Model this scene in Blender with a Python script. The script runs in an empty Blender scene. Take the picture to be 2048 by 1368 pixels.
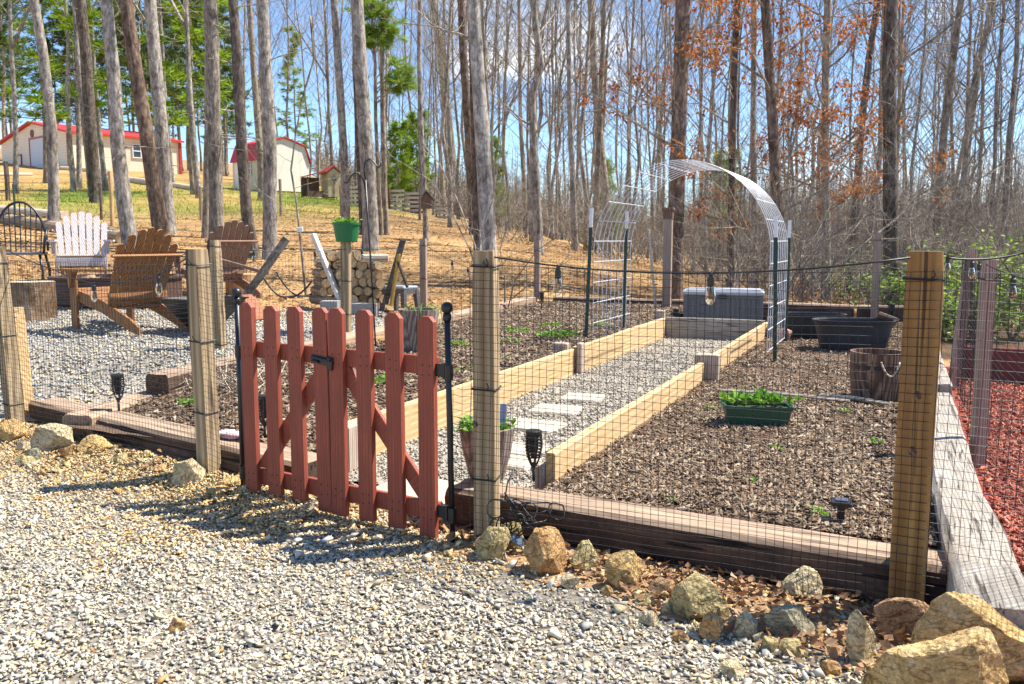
import bpy, bmesh, math, random
import numpy as np
from mathutils import Vector, Matrix, noise as mn
R = math.radians
rnd = random.Random(7)
nr = np.random.default_rng(7)
sc = bpy.context.scene
COL = sc.collection

# ------------------------------------------------------------------ camera maths (photo is 2048 x 1368)
F = 1750.0; CZ = 1.22; PITCH = math.atan((684-480)/F)
cp, sp_ = math.cos(PITCH), math.sin(PITCH)
def ray(px, py):
    a, b = (px-1024)/F, (684-py)/F
    # camera looks along +Y pitched down
    d = Vector((a, cp + b*sp_, -sp_ + b*cp))
    return d/d.y
def at(px, py, Y):                       # the point of a sight line at depth Y
    d = ray(px, py); return Vector((d.x*Y, Y, CZ + d.z*Y))
def G(px, py, h=0.0):                    # the point of a sight line at height h
    d = ray(px, py); t = (h-CZ)/d.z
    return Vector((d.x*t, t, h))
SL, CL = math.sin(R(24)), math.cos(R(24))
def UV(u, v, z=0.0): return Vector((CL*u + SL*v, -SL*u + CL*v, z))
def toUV(x, y): return CL*x - SL*y, SL*x + CL*y

# ------------------------------------------------------------------ terrain
_cols = [-900, 0, 250, 450, 600, 800, 950, 1100, 1300, 1500, 1800, 2100, 2800]
_rows = [
 (0.0, None), (6.2, None),
 (7.0,  [700,714,716,716,None,None,None,None,None,None,None,None,None]),
 (8.5,  [655,655,655,662,668,675,None,None,None,None,None,None,None]),
 (10.0, [600,605,608,624,640,650,660,None,None,None,None,None,None]),
 (11.5, [545,560,562,596,612,630,645,640,None,None,None,None,None]),
 (14.0, [490,520,535,556,570,590,600,608,632,640,None,None,None]),
 (18.0, [440,466,490,508,516,528,535,552,585,602,612,620,620]),
 (25.0, [405,425,440,446,452,464,480,495,540,572,590,600,600]),
 (35.0, [375,392,402,408,415,430,455,478,525,555,575,585,585]),
 (55.0, [340,350,358,372,382,402,442,475,515,540,552,560,560]),
 (75.0, [312,322,334,352,366,398,446,482,515,530,535,535,535]),
 (120., [300,312,325,345,360,400,440,470,492,490,480,475,470]),
 (250., [290,300,315,330,350,395,425,440,450,440,425,415,410]),
 (420., [285,295,310,325,345,390,420,430,440,430,415,405,400])]
_tab = []
for Y, ys in _rows:
    _tab.append((Y, [0.0]*len(_cols) if ys is None else [0.0 if y is None else CZ + ray(1024, y).z*Y for y in ys]))
_tc = [(c-1024)/F for c in _cols]
def HT(x, y):
    if y <= 6.2: return 0.0
    t = x/y
    t = min(max(t, _tc[0]), _tc[-1]-1e-6)
    i = 0
    while t >= _tc[i+1]: i += 1
    ft = (t-_tc[i])/(_tc[i+1]-_tc[i])
    y = min(y, 419.9)
    j = 0
    while y >= _tab[j+1][0]: j += 1
    fy = (y-_tab[j][0])/(_tab[j+1][0]-_tab[j][0])
    a, b = _tab[j][1], _tab[j+1][1]
    return (a[i]*(1-ft)+a[i+1]*ft)*(1-fy) + (b[i]*(1-ft)+b[i+1]*ft)*fy
def T(px, py, lo=6.5, hi=200):           # where a sight line meets the ground
    Y = lo
    while Y < hi:
        p = at(px, py, Y)
        if p.z <= HT(p.x, p.y): return p
        Y += 0.05 + Y*0.004
    return at(px, py, 40)
def on_ground(px, Y):
    x = (px-1024)/F*Y; return Vector((x, Y, HT(x, Y)))

# ------------------------------------------------------------------ mesh building
class MB:
    def __init__(s): s.v = []; s.f = []
    def add(s, vs, fs):
        o = len(s.v); s.v += [tuple(v) for v in vs]; s.f += [tuple(i+o for i in f) for f in fs]
    def box(s, c, d, M=None, ch=0.0):
        x, y, z = d[0]/2, d[1]/2, d[2]/2
        if ch:
            k = min(ch, x*.9, y*.9, z*.9); vs = []; 
            ring = lambda zz, e: [(-x+e+k*0, -y+k+e, zz), (-x+k+e, -y+e, zz), (x-k-e, -y+e, zz), (x-e, -y+k+e, zz), (x-e, y-k-e, zz), (x-k-e, y-e, zz), (-x+k+e, y-e, zz), (-x+e, y-k-e, zz)]
            rings = [ring(-z, k*.7), ring(-z+k, 0), ring(z-k, 0), ring(z, k*.7)]
            s.loft([[Vector(c)+(M@Vector(p) if M else Vector(p)) for p in r] for r in rings]); return
        vs = [Vector((a*x, b*y, e*z)) for a in (-1, 1) for b in (-1, 1) for e in (-1, 1)]
        if M: vs = [M@v for v in vs]
        c = Vector(c)
        s.add([v+c for v in vs], [(0,1,3,2),(4,6,7,5),(0,4,5,1),(2,3,7,6),(0,2,6,4),(1,5,7,3)])
    def loft(s, rings, cap=True, close=True):
        n = len(rings[0]); o = len(s.v)
        for r in rings: s.v += [tuple(p) for p in r]
        for i in range(len(rings)-1):
            for j in range(n if close else n-1):
                a = o+i*n+j; b = o+i*n+(j+1) % n
                s.f.append((a, b, b+n, a+n))
        if cap:
            s.f.append(tuple(o+j for j in reversed(range(n)))); s.f.append(tuple(o+(len(rings)-1)*n+j for j in range(n)))
    def tube(s, pts, rad, n=6, cap=True):
        pts = [Vector(p) for p in pts]
        if not hasattr(rad, '__len__'): rad = [rad]*len(pts)
        d0 = (pts[1]-pts[0]).normalized()
        a = Vector((0,0,1)) if abs(d0.z) < .9 else Vector((1,0,0))
        x = d0.cross(a).normalized(); rings = []
        for i, p in enumerate(pts):
            d = pts[min(i+1, len(pts)-1)]-pts[max(i-1, 0)]
            if d.length < 1e-9: d = d0
            d = d.normalized()
            x = (x-d*x.dot(d))
            x = x.normalized() if x.length > 1e-6 else d.orthogonal().normalized()
            y = d.cross(x)
            rings.append([p+(x*math.cos(6.28318*k/n)+y*math.sin(6.28318*k/n))*rad[i] for k in range(n)])
        s.loft(rings, cap)
    def lathe(s, prof, n=20, c=(0,0,0), sx=1, sy=1, cap=True):
        s.loft([[(c[0]+r*sx*math.cos(6.28318*k/n), c[1]+r*sy*math.sin(6.28318*k/n), c[2]+z) for k in range(n)] for r, z in prof], cap)
    def sphere(s, c, r, n=12, m=8, sz=1):
        s.lathe([(max(r*math.sin(math.pi*i/m), r*.02), -r*sz*math.cos(math.pi*i/m)) for i in range(m+1)], n, c)
    def poly(s, outline, y0, y1):          # outline in x,z extruded along y
        n = len(outline)
        s.add([(x, y0, z) for x, z in outline]+[(x, y1, z) for x, z in outline],
              [tuple(range(n)), tuple(range(2*n-1, n-1, -1))]+[((i+1) % n, i, i+n, (i+1) % n+n) for i in range(n)])
    def leaf(s, p, d, up, L, W, bend=.15):
        d = Vector(d).normalized(); up = Vector(up); sd = d.cross(up)
        sd = sd.normalized() if sd.length > 1e-6 else d.orthogonal().normalized()
        nn = sd.cross(d); p = Vector(p)
        a = p; b = p+d*L*.5+sd*W*.5+nn*L*bend; c = p+d*L-nn*L*bend*.6; e = p+d*L*.5-sd*W*.5+nn*L*bend
        s.add([a, b, c, e, p+d*L*.5+nn*L*bend*.4], [(0,1,4),(1,2,4),(2,3,4),(3,0,4)])
    def mesh(s, name, smooth=False):
        m = bpy.data.meshes.new(name); m.from_pydata(s.v, [], s.f)
        if smooth: m.polygons.foreach_set('use_smooth', [True]*len(m.polygons))
        m.update(); return m
def link(o, parent=None, loc=None, rz=0):
    COL.objects.link(o)
    if parent: o.parent = parent
    if loc is not None: o.location = loc
    if rz: o.rotation_euler = (0, 0, rz)
    return o
def obj(name, mb, mat, parent=None, loc=None, rz=0, smooth=False):
    m = mb.mesh(name, smooth) if isinstance(mb, MB) else mb
    if mat and not m.materials: m.materials.append(mat)
    return link(bpy.data.objects.new(name, m), parent, loc, rz)
def tag(o, label=None, cat=None, group=None, kind=None):
    if label: o['label'] = label
    if cat: o['category'] = cat
    if group: o['group'] = group
    if kind: o['kind'] = kind
    return o
def thing(name, label, cat, loc=(0,0,0), rz=0, group=None):
    return tag(link(bpy.data.objects.new(name, None), None, loc, rz), label, cat, group)
def dup(root, loc, rz=0, label=None, group=None, scale=None):
    r = root.copy(); COL.objects.link(r); r.location = loc; r.rotation_euler = (0, 0, rz)
    if scale: r.scale = scale
    if label: r['label'] = label
    if group: r['group'] = group
    for ch in list(root.children):
        c = ch.copy(); COL.objects.link(c); c.parent = r
        for g in ch.children:
            d = g.copy(); COL.objects.link(d); d.parent = c
    return r
def structure(o): o['kind'] = 'structure'; return o
def stuff(o, label=None): o['kind'] = 'stuff'; return o
def RZ(a): return Matrix.Rotation(a, 3, 'Z')
def RY(a): return Matrix.Rotation(a, 3, 'Y')
def RX(a): return Matrix.Rotation(a, 3, 'X')
def ang(a, b): return math.atan2(b[1]-a[1], b[0]-a[0])

# ------------------------------------------------------------------ materials
def newmat(name):
    m = bpy.data.materials.new(name); m.use_nodes = True
    nt = m.node_tree; b = nt.nodes['Principled BSDF']
    return m, nt, b
def N(nt, t, **kw):
    n = nt.nodes.new(t)
    for k, v in kw.items():
        if k in n.inputs: n.inputs[k].default_value = v
        else: setattr(n, k, v)
    return n
def c4(c): return (c[0], c[1], c[2], 1)
def ramp(nt, fac, stops):
    r = nt.nodes.new('ShaderNodeValToRGB'); nt.links.new(fac, r.inputs[0])
    e = r.color_ramp.elements
    e[0].position, e[0].color = stops[0][0], c4(stops[0][1]); e[1].position, e[1].color = stops[-1][0], c4(stops[-1][1])
    for p, c in stops[1:-1]:
        x = e.new(p); x.color = c4(c)
    return r.outputs[0]
def mixc(nt, fac, a, b, mode='MIX'):
    n = nt.nodes.new('ShaderNodeMix'); n.data_type = 'RGBA'; n.blend_type = mode
    for i, v in ((0, fac), (6, a), (7, b)):
        if hasattr(v, 'is_output'): nt.links.new(v, n.inputs[i])
        elif i == 0: n.inputs[0].default_value = v
        else: n.inputs[i].default_value = c4(v)
    return n.outputs[2]
def coords(nt, scale=(1,1,1), kind='Object'):
    tc = nt.nodes.new('ShaderNodeTexCoord'); mp = nt.nodes.new('ShaderNodeMapping')
    mp.inputs['Scale'].default_value = scale
    nt.links.new(tc.outputs[kind], mp.inputs[0]); return mp.outputs[0]
def noise(nt, vec, scale=5, detail=5, rough=.6, dist=0):
    n = N(nt, 'ShaderNodeTexNoise', Scale=scale, Detail=detail, Roughness=rough, Distortion=dist)
    nt.links.new(vec, n.inputs['Vector']); return n.outputs[0]
def bump(nt, b, h, strength=.4, dist=.01):
    n = N(nt, 'ShaderNodeBump', Strength=strength, Distance=dist)
    nt.links.new(h, n.inputs['Height']); nt.links.new(n.outputs[0], b.inputs['Normal'])
def wood(name, dark, mid, light, axis='z', across=22, along=1.1, rough=.8, bmp=.5, weather=None, rings=.5, top=None, cracks=False):
    m, nt, b = newmat(name)
    i = 'xyz'.index(axis); s = [across]*3; s[i] = along
    oi = nt.nodes.new('ShaderNodeObjectInfo')
    tc = nt.nodes.new('ShaderNodeTexCoord'); ad = nt.nodes.new('ShaderNodeVectorMath'); ad.operation = 'ADD'
    mul = nt.nodes.new('ShaderNodeMath'); mul.operation = 'MULTIPLY'; mul.inputs[1].default_value = 37.0
    nt.links.new(oi.outputs['Random'], mul.inputs[0])
    nt.links.new(tc.outputs['Object'], ad.inputs[0]); nt.links.new(mul.outputs[0], ad.inputs[1])
    mp = nt.nodes.new('ShaderNodeMapping'); mp.inputs['Scale'].default_value = s; nt.links.new(ad.outputs[0], mp.inputs[0])
    vec = mp.outputs[0]
    w = N(nt, 'ShaderNodeTexWave', Scale=.9, Distortion=5.0, Detail=3.0); w.inputs['Detail Scale'].default_value = 1.2
    w.wave_type = 'RINGS'; w.rings_direction = axis.upper(); nt.links.new(vec, w.inputs['Vector'])
    n1 = noise(nt, vec, 1.6, 8, .65, .4); n2 = noise(nt, vec, 7, 4, .7)
    mx = nt.nodes.new('ShaderNodeMix'); mx.inputs[0].default_value = rings
    nt.links.new(n1, mx.inputs[2]); nt.links.new(w.outputs[1], mx.inputs[3])
    col = ramp(nt, mx.outputs[0], [(.22, dark), (.5, mid), (.78, light)])
    f = ramp(nt, n2, [(.3, (.72,)*3), (.7, (1.12,)*3)])
    col = mixc(nt, 1.0, col, f, 'MULTIPLY')
    if weather:
        n3 = noise(nt, coords(nt, (3,3,3)), 1.5, 6, .7)
        fac = ramp(nt, n3, [(.42, (0,0,0)), (.62, (1,1,1))])
        col = mixc(nt, fac, col, weather)
    if cracks:
        cs = [across*1.6]*3; cs[i] = along*1.1; nc = noise(nt, coords(nt, cs), 1.0, 3, .55, .8); col = mixc(nt, 1.0, col, ramp(nt, nc, [(.36, (.22,.2,.18)), (.42, (1,1,1))]), 'MULTIPLY')
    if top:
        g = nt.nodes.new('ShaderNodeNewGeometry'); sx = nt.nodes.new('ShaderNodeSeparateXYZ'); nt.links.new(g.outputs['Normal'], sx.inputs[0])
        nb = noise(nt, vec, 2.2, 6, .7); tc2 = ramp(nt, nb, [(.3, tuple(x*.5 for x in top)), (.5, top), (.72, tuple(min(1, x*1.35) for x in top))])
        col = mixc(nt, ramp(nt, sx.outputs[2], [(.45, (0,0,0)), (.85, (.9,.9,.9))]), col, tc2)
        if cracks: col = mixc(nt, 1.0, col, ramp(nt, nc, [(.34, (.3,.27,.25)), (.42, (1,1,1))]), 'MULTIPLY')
    nt.links.new(col, b.inputs['Base Color']); b.inputs['Roughness'].default_value = rough
    bump(nt, b, n1, bmp, .006)
    return m
def plain(name, c, rough=.6, var=.2, scale=12, bmp=0.1, metal=0, c2=None, stretch=(1,1,1), thr=(.35,.65), spec=None):
    m, nt, b = newmat(name)
    n = noise(nt, coords(nt, stretch), scale, 6, .65)
    c2 = c2 or tuple(x*(1-var) for x in c)
    col = ramp(nt, n, [(thr[0], c2), (thr[1], c)])
    nt.links.new(col, b.inputs['Base Color']); b.inputs['Roughness'].default_value = rough; b.inputs['Metallic'].default_value = metal
    if spec is not None: b.inputs['Specular IOR Level'].default_value = spec
    if bmp: bump(nt, b, n, bmp, .004)
    return m
def island(name, cols, rough=.8, scale=60, bmp=.3, jitter=.35, trans=0, attr=None, spec=.3):
    m, nt, b = newmat(name)
    g = nt.nodes.new('ShaderNodeNewGeometry')
    n = len(cols)
    col = ramp(nt, g.outputs['Random Per Island'], [(i/max(n-1, 1), c) for i, c in enumerate(cols)])
    if attr:
        a = nt.nodes.new('ShaderNodeAttribute'); a.attribute_name = attr
        col = a.outputs['Color']
    nz = noise(nt, coords(nt), scale, 5, .65)
    f = ramp(nt, nz, [(.3, (1-jitter,)*3), (.7, (1+jitter*.5,)*3)])
    col = mixc(nt, 1.0, col, f, 'MULTIPLY')
    nt.links.new(col, b.inputs['Base Color']); b.inputs['Roughness'].default_value = rough
    b.inputs['Specular IOR Level'].default_value = spec
    if bmp: bump(nt, b, nz, bmp, .003)
    if trans:
        tr = nt.nodes.new('ShaderNodeBsdfTranslucent'); nt.links.new(col, tr.inputs[0])
        mx = nt.nodes.new('ShaderNodeMixShader'); mx.inputs[0].default_value = trans
        nt.links.new(b.outputs[0], mx.inputs[1]); nt.links.new(tr.outputs[0], mx.inputs[2])
        nt.links.new(mx.outputs[0], nt.nodes['Material Output'].inputs[0])
    return m
def attr_ground(name, c_lo, c_hi, scale, fine=60, bmp=.6, attr='Col', rough=.95):
    m, nt, b = newmat(name)
    a = nt.nodes.new('ShaderNodeAttribute'); a.attribute_name = attr
    v = coords(nt)
    n1 = noise(nt, v, scale, 8, .7); n2 = noise(nt, v, fine, 4, .7)
    f = ramp(nt, n1, [(.3, c_lo), (.7, c_hi)]); f2 = ramp(nt, n2, [(.3, (.6,)*3), (.7, (1.25,)*3)])
    col = mixc(nt, 1.0, mixc(nt, 1.0, a.outputs['Color'], f, 'MULTIPLY'), f2, 'MULTIPLY')
    nt.links.new(col, b.inputs['Base Color']); b.inputs['Roughness'].default_value = rough
    b.inputs['Specular IOR Level'].default_value = .15
    bump(nt, b, n2, bmp, .02)
    return m

m_post = wood('post_wood', (.23,.155,.08), (.36,.255,.135), (.48,.37,.225), 'z', 12, .55, rings=.45, cracks=True)
m_post_amber = wood('amber_post_wood', (.22,.10,.020), (.35,.175,.038), (.47,.27,.085), 'z', 9, .42, rings=.5, cracks=True, weather=(.25,.145,.055))
m_post_grey = wood('weathered_post_wood', (.20,.13,.09), (.36,.25,.18), (.50,.38,.29), 'z', 30, 1.2)
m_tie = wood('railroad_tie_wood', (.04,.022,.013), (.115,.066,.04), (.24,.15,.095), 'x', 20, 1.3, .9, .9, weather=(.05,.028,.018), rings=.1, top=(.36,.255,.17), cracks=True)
m_tie_grey = wood('grey_tie_wood', (.10,.085,.065), (.40,.355,.29), (.52,.47,.39), 'x', 24, 2.2, .9, .9, rings=.0, weather=(.30,.255,.20), cracks=True)
m_tie_tan = wood('tan_tie_wood', (.20,.12,.07), (.40,.26,.16), (.56,.42,.30), 'x', 24, 1.5, .9, .7, rings=.1, weather=(.34,.25,.17), cracks=True)
m_board = wood('new_board_wood', (.48,.26,.09), (.66,.43,.19), (.78,.58,.33), 'x', 12, .5, .8, .4, rings=.4, weather=(.55,.37,.18))
m_stake = wood('stake_wood', (.26,.19,.14), (.42,.33,.25), (.58,.48,.37), 'z', 30, 1.5)
m_red = wood('red_stain', (.20,.036,.016), (.31,.062,.028), (.40,.10,.05), 'z', 30, 1.4, .65, .6, rings=.25, weather=(.23,.05,.026))
m_blackiron = plain('black_iron', (.012,.013,.015), .38, .3, 60, .1)
m_black = plain('black_plastic', (.016,.017,.020), .35, .3, 30, .05)
m_net = plain('black_net', (.010,.010,.010), .5, .1, 30, 0)
m_cable = plain('cable_rubber', (.012,.012,.012), .5, .1, 30, 0)
m_wire = plain('galvanised_wire', (.62,.63,.64), .45, .15, 40, 0, metal=.2)
m_tpost = plain('green_post_paint', (.018,.055,.035), .5, .3, 40, .1)
m_white = plain('white_paint', (.78,.78,.77), .5, .1, 40, .05)
m_green = plain('green_plastic', (.012,.16,.05), .4, .15, 20, .05)
m_dkgreen = plain('dark_green_plastic', (.03,.10,.05), .45, .2, 20, .05)
m_grey = plain('grey_plastic', (.115,.12,.128), .5, .12, 20, .08)
m_greylid = plain('pale_grey_plastic', (.36,.38,.41), .45, .1, 20, .05)
m_tub = plain('black_tub_rubber', (.028,.032,.036), .6, .35, 10, .2)
m_concrete = plain('stone_slab', (.50,.44,.34), .9, .2, 9, .6, c2=(.30,.255,.185), thr=(.3,.6))
m_soil = plain('soil', (.15,.09,.05), .95, .4, 14, .6, c2=(.06,.035,.02))
m_path = plain('path_grit', (.36,.32,.26), .95, .3, 40, .6, c2=(.20,.175,.14))
m_barrel = wood('barrel_wood', (.07,.035,.02), (.17,.095,.06), (.27,.17,.11), 'z', 18, 1.5, .8)
m_barrel_grey = wood('pot_wood', (.15,.10,.07), (.27,.20,.15), (.38,.31,.25), 'z', 18, 1.5, .8)
m_chair = wood('brown_stained_slats', (.13,.045,.011), (.29,.115,.028), (.42,.20,.062), 'z', 22, 1.2, .7)
m_chair_grey = wood('greyed_brown_slats', (.12,.065,.04), (.24,.135,.085), (.35,.215,.145), 'z', 22, 1.2, .8)
m_chair_white = wood('whitewashed_slats', (.36,.30,.28), (.53,.47,.45), (.68,.62,.59), 'z', 20, 1.2, .8)
m_log = wood('log_bark', (.16,.10,.06), (.32,.22,.13), (.46,.35,.23), 'x', 14, 1.4, .95, .9)
m_palelog = wood('peeled_log', (.34,.26,.17), (.56,.47,.35), (.70,.62,.50), 'x', 14, .9, .9, .5)
m_yellowboard = plain('yellow_board', (.62,.36,.05), .7, .3, 8, .1, stretch=(1,1,.2))
def logend():
    m, nt, b = newmat('log_end_wood')
    v = coords(nt)
    w = N(nt, 'ShaderNodeTexWave', Scale=26.0, Distortion=1.5, Detail=2.0); w.wave_type = 'RINGS'; w.rings_direction = 'X'
    nt.links.new(v, w.inputs['Vector'])
    col = ramp(nt, w.outputs[1], [(.1, (.66,.40,.17)), (.6, (.84,.58,.30)), (.95, (.90,.70,.44))])
    n = noise(nt, v, 9, 5); f = ramp(nt, n, [(.35, (.72,.68,.6)), (.6, (1.05,)*3)])
    oi = nt.nodes.new('ShaderNodeObjectInfo'); rr_ = ramp(nt, oi.outputs['Random'], [(0, (.62,.55,.48)), (.5, (.95,.92,.88)), (1, (1.15,1.12,1.05))]); col = mixc(nt, 1.0, col, rr_, 'MULTIPLY')
    nt.links.new(mixc(nt, 1.0, col, f, 'MULTIPLY'), b.inputs['Base Color']); b.inputs['Roughness'].default_value = .85
    return m
m_logend = logend()
def glass(name, c=(.9,.92,.95), rough=.03):
    m, nt, b = newmat(name)
    b.inputs['Base Color'].default_value = c4(c); b.inputs['Roughness'].default_value = rough
    b.inputs['Transmission Weight'].default_value = 1; b.inputs['IOR'].default_value = 1.12
    return m
m_glass = glass('bulb_glass')
m_filament = plain('amber_filament', (.75,.42,.06), .4, .1, 30, 0)
m_window = plain('window_glass', (.05,.07,.09), .08, .3, 3, 0, spec=.8)
m_leafgreen = island('leaf_green', [(.06,.17,.012), (.13,.30,.02), (.22,.42,.035), (.09,.22,.02)], .5, 40, .0, .2, .35)
m_shrubgreen = island('shrub_leaf', [(.10,.20,.02), (.22,.36,.035), (.34,.46,.05)], .5, 20, 0, .2, .4)
m_needle = island('pine_needles', [(.045,.09,.025), (.10,.17,.035), (.19,.27,.05), (.065,.12,.03)], .6, 12, 0, .3, .3)
m_needle_lit = island('light_pine_needles', [(.16,.27,.02), (.28,.42,.035), (.38,.50,.06)], .6, 12, 0, .3, .4)
m_oak = island('russet_oak_leaf', [(.26,.07,.02), (.46,.15,.035), (.56,.24,.06), (.34,.10,.028)], .6, 20, 0, .2, .45)
m_dryleaf = island('dry_leaf', [(.24,.12,.055), (.36,.21,.10), (.48,.32,.17), (.30,.155,.075), (.18,.09,.045)], .7, 50, 0, .25, .15)
m_litter = island('leaf_litter_leaf', [(.34,.19,.075), (.46,.27,.11), (.56,.37,.17), (.40,.23,.09), (.27,.14,.06)], .8, 30, 0, .25, .1)
m_chip = island('mulch_chip', [(.05,.033,.022), (.15,.098,.062), (.27,.20,.135), (.42,.335,.235), (.10,.065,.043), (.32,.235,.155), (.20,.115,.06), (.12,.078,.05)], .9, 90, .2, .3)
m_redchip = island('red_mulch_chip', [(.30,.07,.042), (.50,.15,.095), (.62,.25,.16), (.36,.085,.052)], .9, 90, .2, .3)
m_redsoil = plain('red_mulch_bed', (.30,.055,.03), .95, .4, 30, .6, c2=(.14,.025,.015))
m_stone = island('gravel_stone', [(.4,)*3, (.5,)*3], .85, 70, .3, .28, attr='Col')
m_pathstone = island('path_gravel_stone', [(.20,.175,.14), (.38,.34,.27), (.50,.46,.38), (.30,.28,.24), (.44,.38,.29)], .85, 90, .2, .2)
def bark(name, lo, mid, hi, moss=None, scale=9):
    m, nt, b = newmat(name)
    oi = nt.nodes.new('ShaderNodeObjectInfo')
    v = coords(nt, (1.6,1.6,.40)); v2 = coords(nt, (1,1,.5))
    n1 = noise(nt, v, scale*1.5, 9, .75, .6); n2 = noise(nt, v2, 1.6, 4, .6); n4 = noise(nt, coords(nt, (1,1,.7)), 7, 6, .7, .8)
    col = ramp(nt, n1, [(.36, lo), (.5, mid), (.64, hi)])
    f = ramp(nt, n2, [(.35, (.66,.65,.64)), (.65, (1.15,)*3)])
    col = mixc(nt, 1.0, col, ramp(nt, n4, [(.38, (.55,.53,.50)), (.5, (1,1,1)), (.62, (1.3,1.3,1.28))]), 'MULTIPLY')
    col = mixc(nt, 1.0, col, f, 'MULTIPLY')
    rr = ramp(nt, oi.outputs['Random'], [(0, (.78,.74,.70)), (1, (1.12,1.1,1.08))])
    col = mixc(nt, 1.0, col, rr, 'MULTIPLY')
    if moss:
        n3 = noise(nt, v2, 2.2, 5, .6); col = mixc(nt, ramp(nt, n3, [(.52, (0,0,0)), (.66, (.8,.8,.8))]), col, moss)
    nt.links.new(col, b.inputs['Base Color']); b.inputs['Roughness'].default_value = .95
    b.inputs['Specular IOR Level'].default_value = .1
    bump(nt, b, n1, .9, .03)
    return m
m_bark = bark('grey_bark', (.14,.125,.11), (.33,.305,.27), (.54,.51,.46))
m_bark_pale = bark('pale_bark', (.15,.14,.125), (.36,.335,.30), (.58,.55,.50), scale=6)
m_bark_dark = bark('dark_bark', (.06,.05,.042), (.15,.125,.105), (.27,.235,.20))
m_bark_red = bark('reddish_bark', (.085,.06,.045), (.20,.145,.11), (.34,.27,.22))
m_bark_brown = bark('brown_bark', (.16,.135,.105), (.35,.305,.245), (.55,.50,.42))
m_twig = bark('twig_bark', (.20,.17,.135), (.37,.325,.265), (.54,.485,.41))
def siding(name, c, cd, period, axis='z'):
    m, nt, b = newmat(name)
    s = [0,0,0]; s['xyz'.index(axis)] = 1.0
    v = coords(nt, s)
    w = N(nt, 'ShaderNodeTexWave', Scale=3.14159/period/10*1.0); w.wave_type = 'BANDS'; w.bands_direction = axis.upper(); w.wave_profile = 'SAW'
    w.inputs['Scale'].default_value = 0.31416*1/period*1.0
    nt.links.new(v, w.inputs['Vector'])
    col = ramp(nt, w.outputs[1], [(0, cd), (.12, c), (1, c)])
    n = noise(nt, coords(nt), 1.2, 5); f = ramp(nt, n, [(.3, (.9,)*3), (.7, (1.03,)*3)])
    nt.links.new(mixc(nt, 1.0, col, f, 'MULTIPLY'), b.inputs['Base Color']); b.inputs['Roughness'].default_value = .55
    bump(nt, b, w.outputs[1], .5, .02)
    return m
m_siding = siding('cream_siding', (.78,.70,.52), (.40,.34,.24), .22)
m_shedwall = siding('cream_panel', (.86,.81,.70), (.62,.57,.47), .20, 'x')
m_redroof = siding('red_metal_roof', (.55,.03,.03), (.30,.015,.015), .23, 'y')
m_redtrim = plain('red_trim', (.42,.04,.03), .5, .2, 10, 0)
m_door = plain('grey_white_door', (.55,.57,.60), .5, .08, 6, 0)
m_coop = plain('tan_panel', (.60,.46,.26), .7, .15, 5, .1)
# ================================================================== GROUND
def grass_w(x, y):
    if y < 16: return 0
    t = 1024 + F*x/y; z = HT(x, y); row = 480 - F*(z-CZ)/y
    g = math.exp(-((row-400)/30)**2) * (1 if 150 < t < 720 else max(0, 1-abs(t-(150 if t < 150 else 720))/180))
    g *= .35 + .9*max(0, mn.noise(Vector((x*.25, y*.12, 3)))+.45)
    g = max(g, .5*math.exp(-((row-425)/14)**2)*max(0, mn.noise(Vector((x*.3, y*.2, 9)))+.1) if t < 900 else 0)
    return min(1, g)
def terrain():
    xs = np.sinh(np.linspace(-4.6, 4.6, 190))*4.6
    ys = np.concatenate([np.linspace(-12, 6, 12), 6.2+np.sinh(np.linspace(0, 4.4, 190))*10.2])
    ys = ys[ys < 419]
    v, f, col = [], [], []
    nx = len(xs)
    for y in ys:
        for x in xs:
            z = HT(x, y)
            if y > 12: z += (mn.noise(Vector((x*.5, y*.5, 1)))*.06 + mn.noise(Vector((x*1.7, y*1.7, 4)))*.025)*min(1, (y-12)/5)
            v.append((x, y, z-.01))
            g = grass_w(x, y)
            n = .5+.5*mn.noise(Vector((x*.35, y*.35, 0)))
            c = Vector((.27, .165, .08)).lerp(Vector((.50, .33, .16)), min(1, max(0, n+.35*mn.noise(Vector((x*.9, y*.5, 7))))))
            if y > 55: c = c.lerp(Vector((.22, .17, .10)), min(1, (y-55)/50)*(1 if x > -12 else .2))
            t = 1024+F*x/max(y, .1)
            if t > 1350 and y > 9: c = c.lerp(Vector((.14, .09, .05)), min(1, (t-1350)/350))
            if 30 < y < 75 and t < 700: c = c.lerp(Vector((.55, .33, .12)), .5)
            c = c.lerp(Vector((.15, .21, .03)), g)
            col.append((*c, 1))
    for j in range(len(ys)-1):
        for i in range(nx-1):
            a = j*nx+i; f.append((a, a+1, a+nx+1, a+nx))
    m = bpy.data.meshes.new('ground'); m.from_pydata(v, [], f)
    ca = m.color_attributes.new('Col', 'FLOAT_COLOR', 'POINT'); ca.data.foreach_set('color', np.array(col, np.float32).ravel())
    m.polygons.foreach_set('use_smooth', [True]*len(f))
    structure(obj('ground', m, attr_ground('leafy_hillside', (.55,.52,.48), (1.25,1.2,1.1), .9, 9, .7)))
terrain()
def grid_uv(name, mat, ufun, v0, v1, nu, nv, hfun, amp=.012):
    mb = MB()
    rows = []
    for j in range(nv+1):
        v = v0+(v1-v0)*j/nv; a, b = ufun(v)
        for i in range(nu+1):
            u = a+(b-a)*i/nu; p = UV(u, v)
            z = hfun(u, v) + amp*(mn.noise(Vector((p.x*3, p.y*3, 5)))+.6*mn.noise(Vector((p.x*9, p.y*9, 8))))
            mb.v.append((p.x, p.y, z))
    for j in range(nv):
        for i in range(nu):
            a = j*(nu+1)+i; mb.f.append((a, a+1, a+nu+2, a+nu+1))
    return structure(obj(name, mb, mat, smooth=True))
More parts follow.
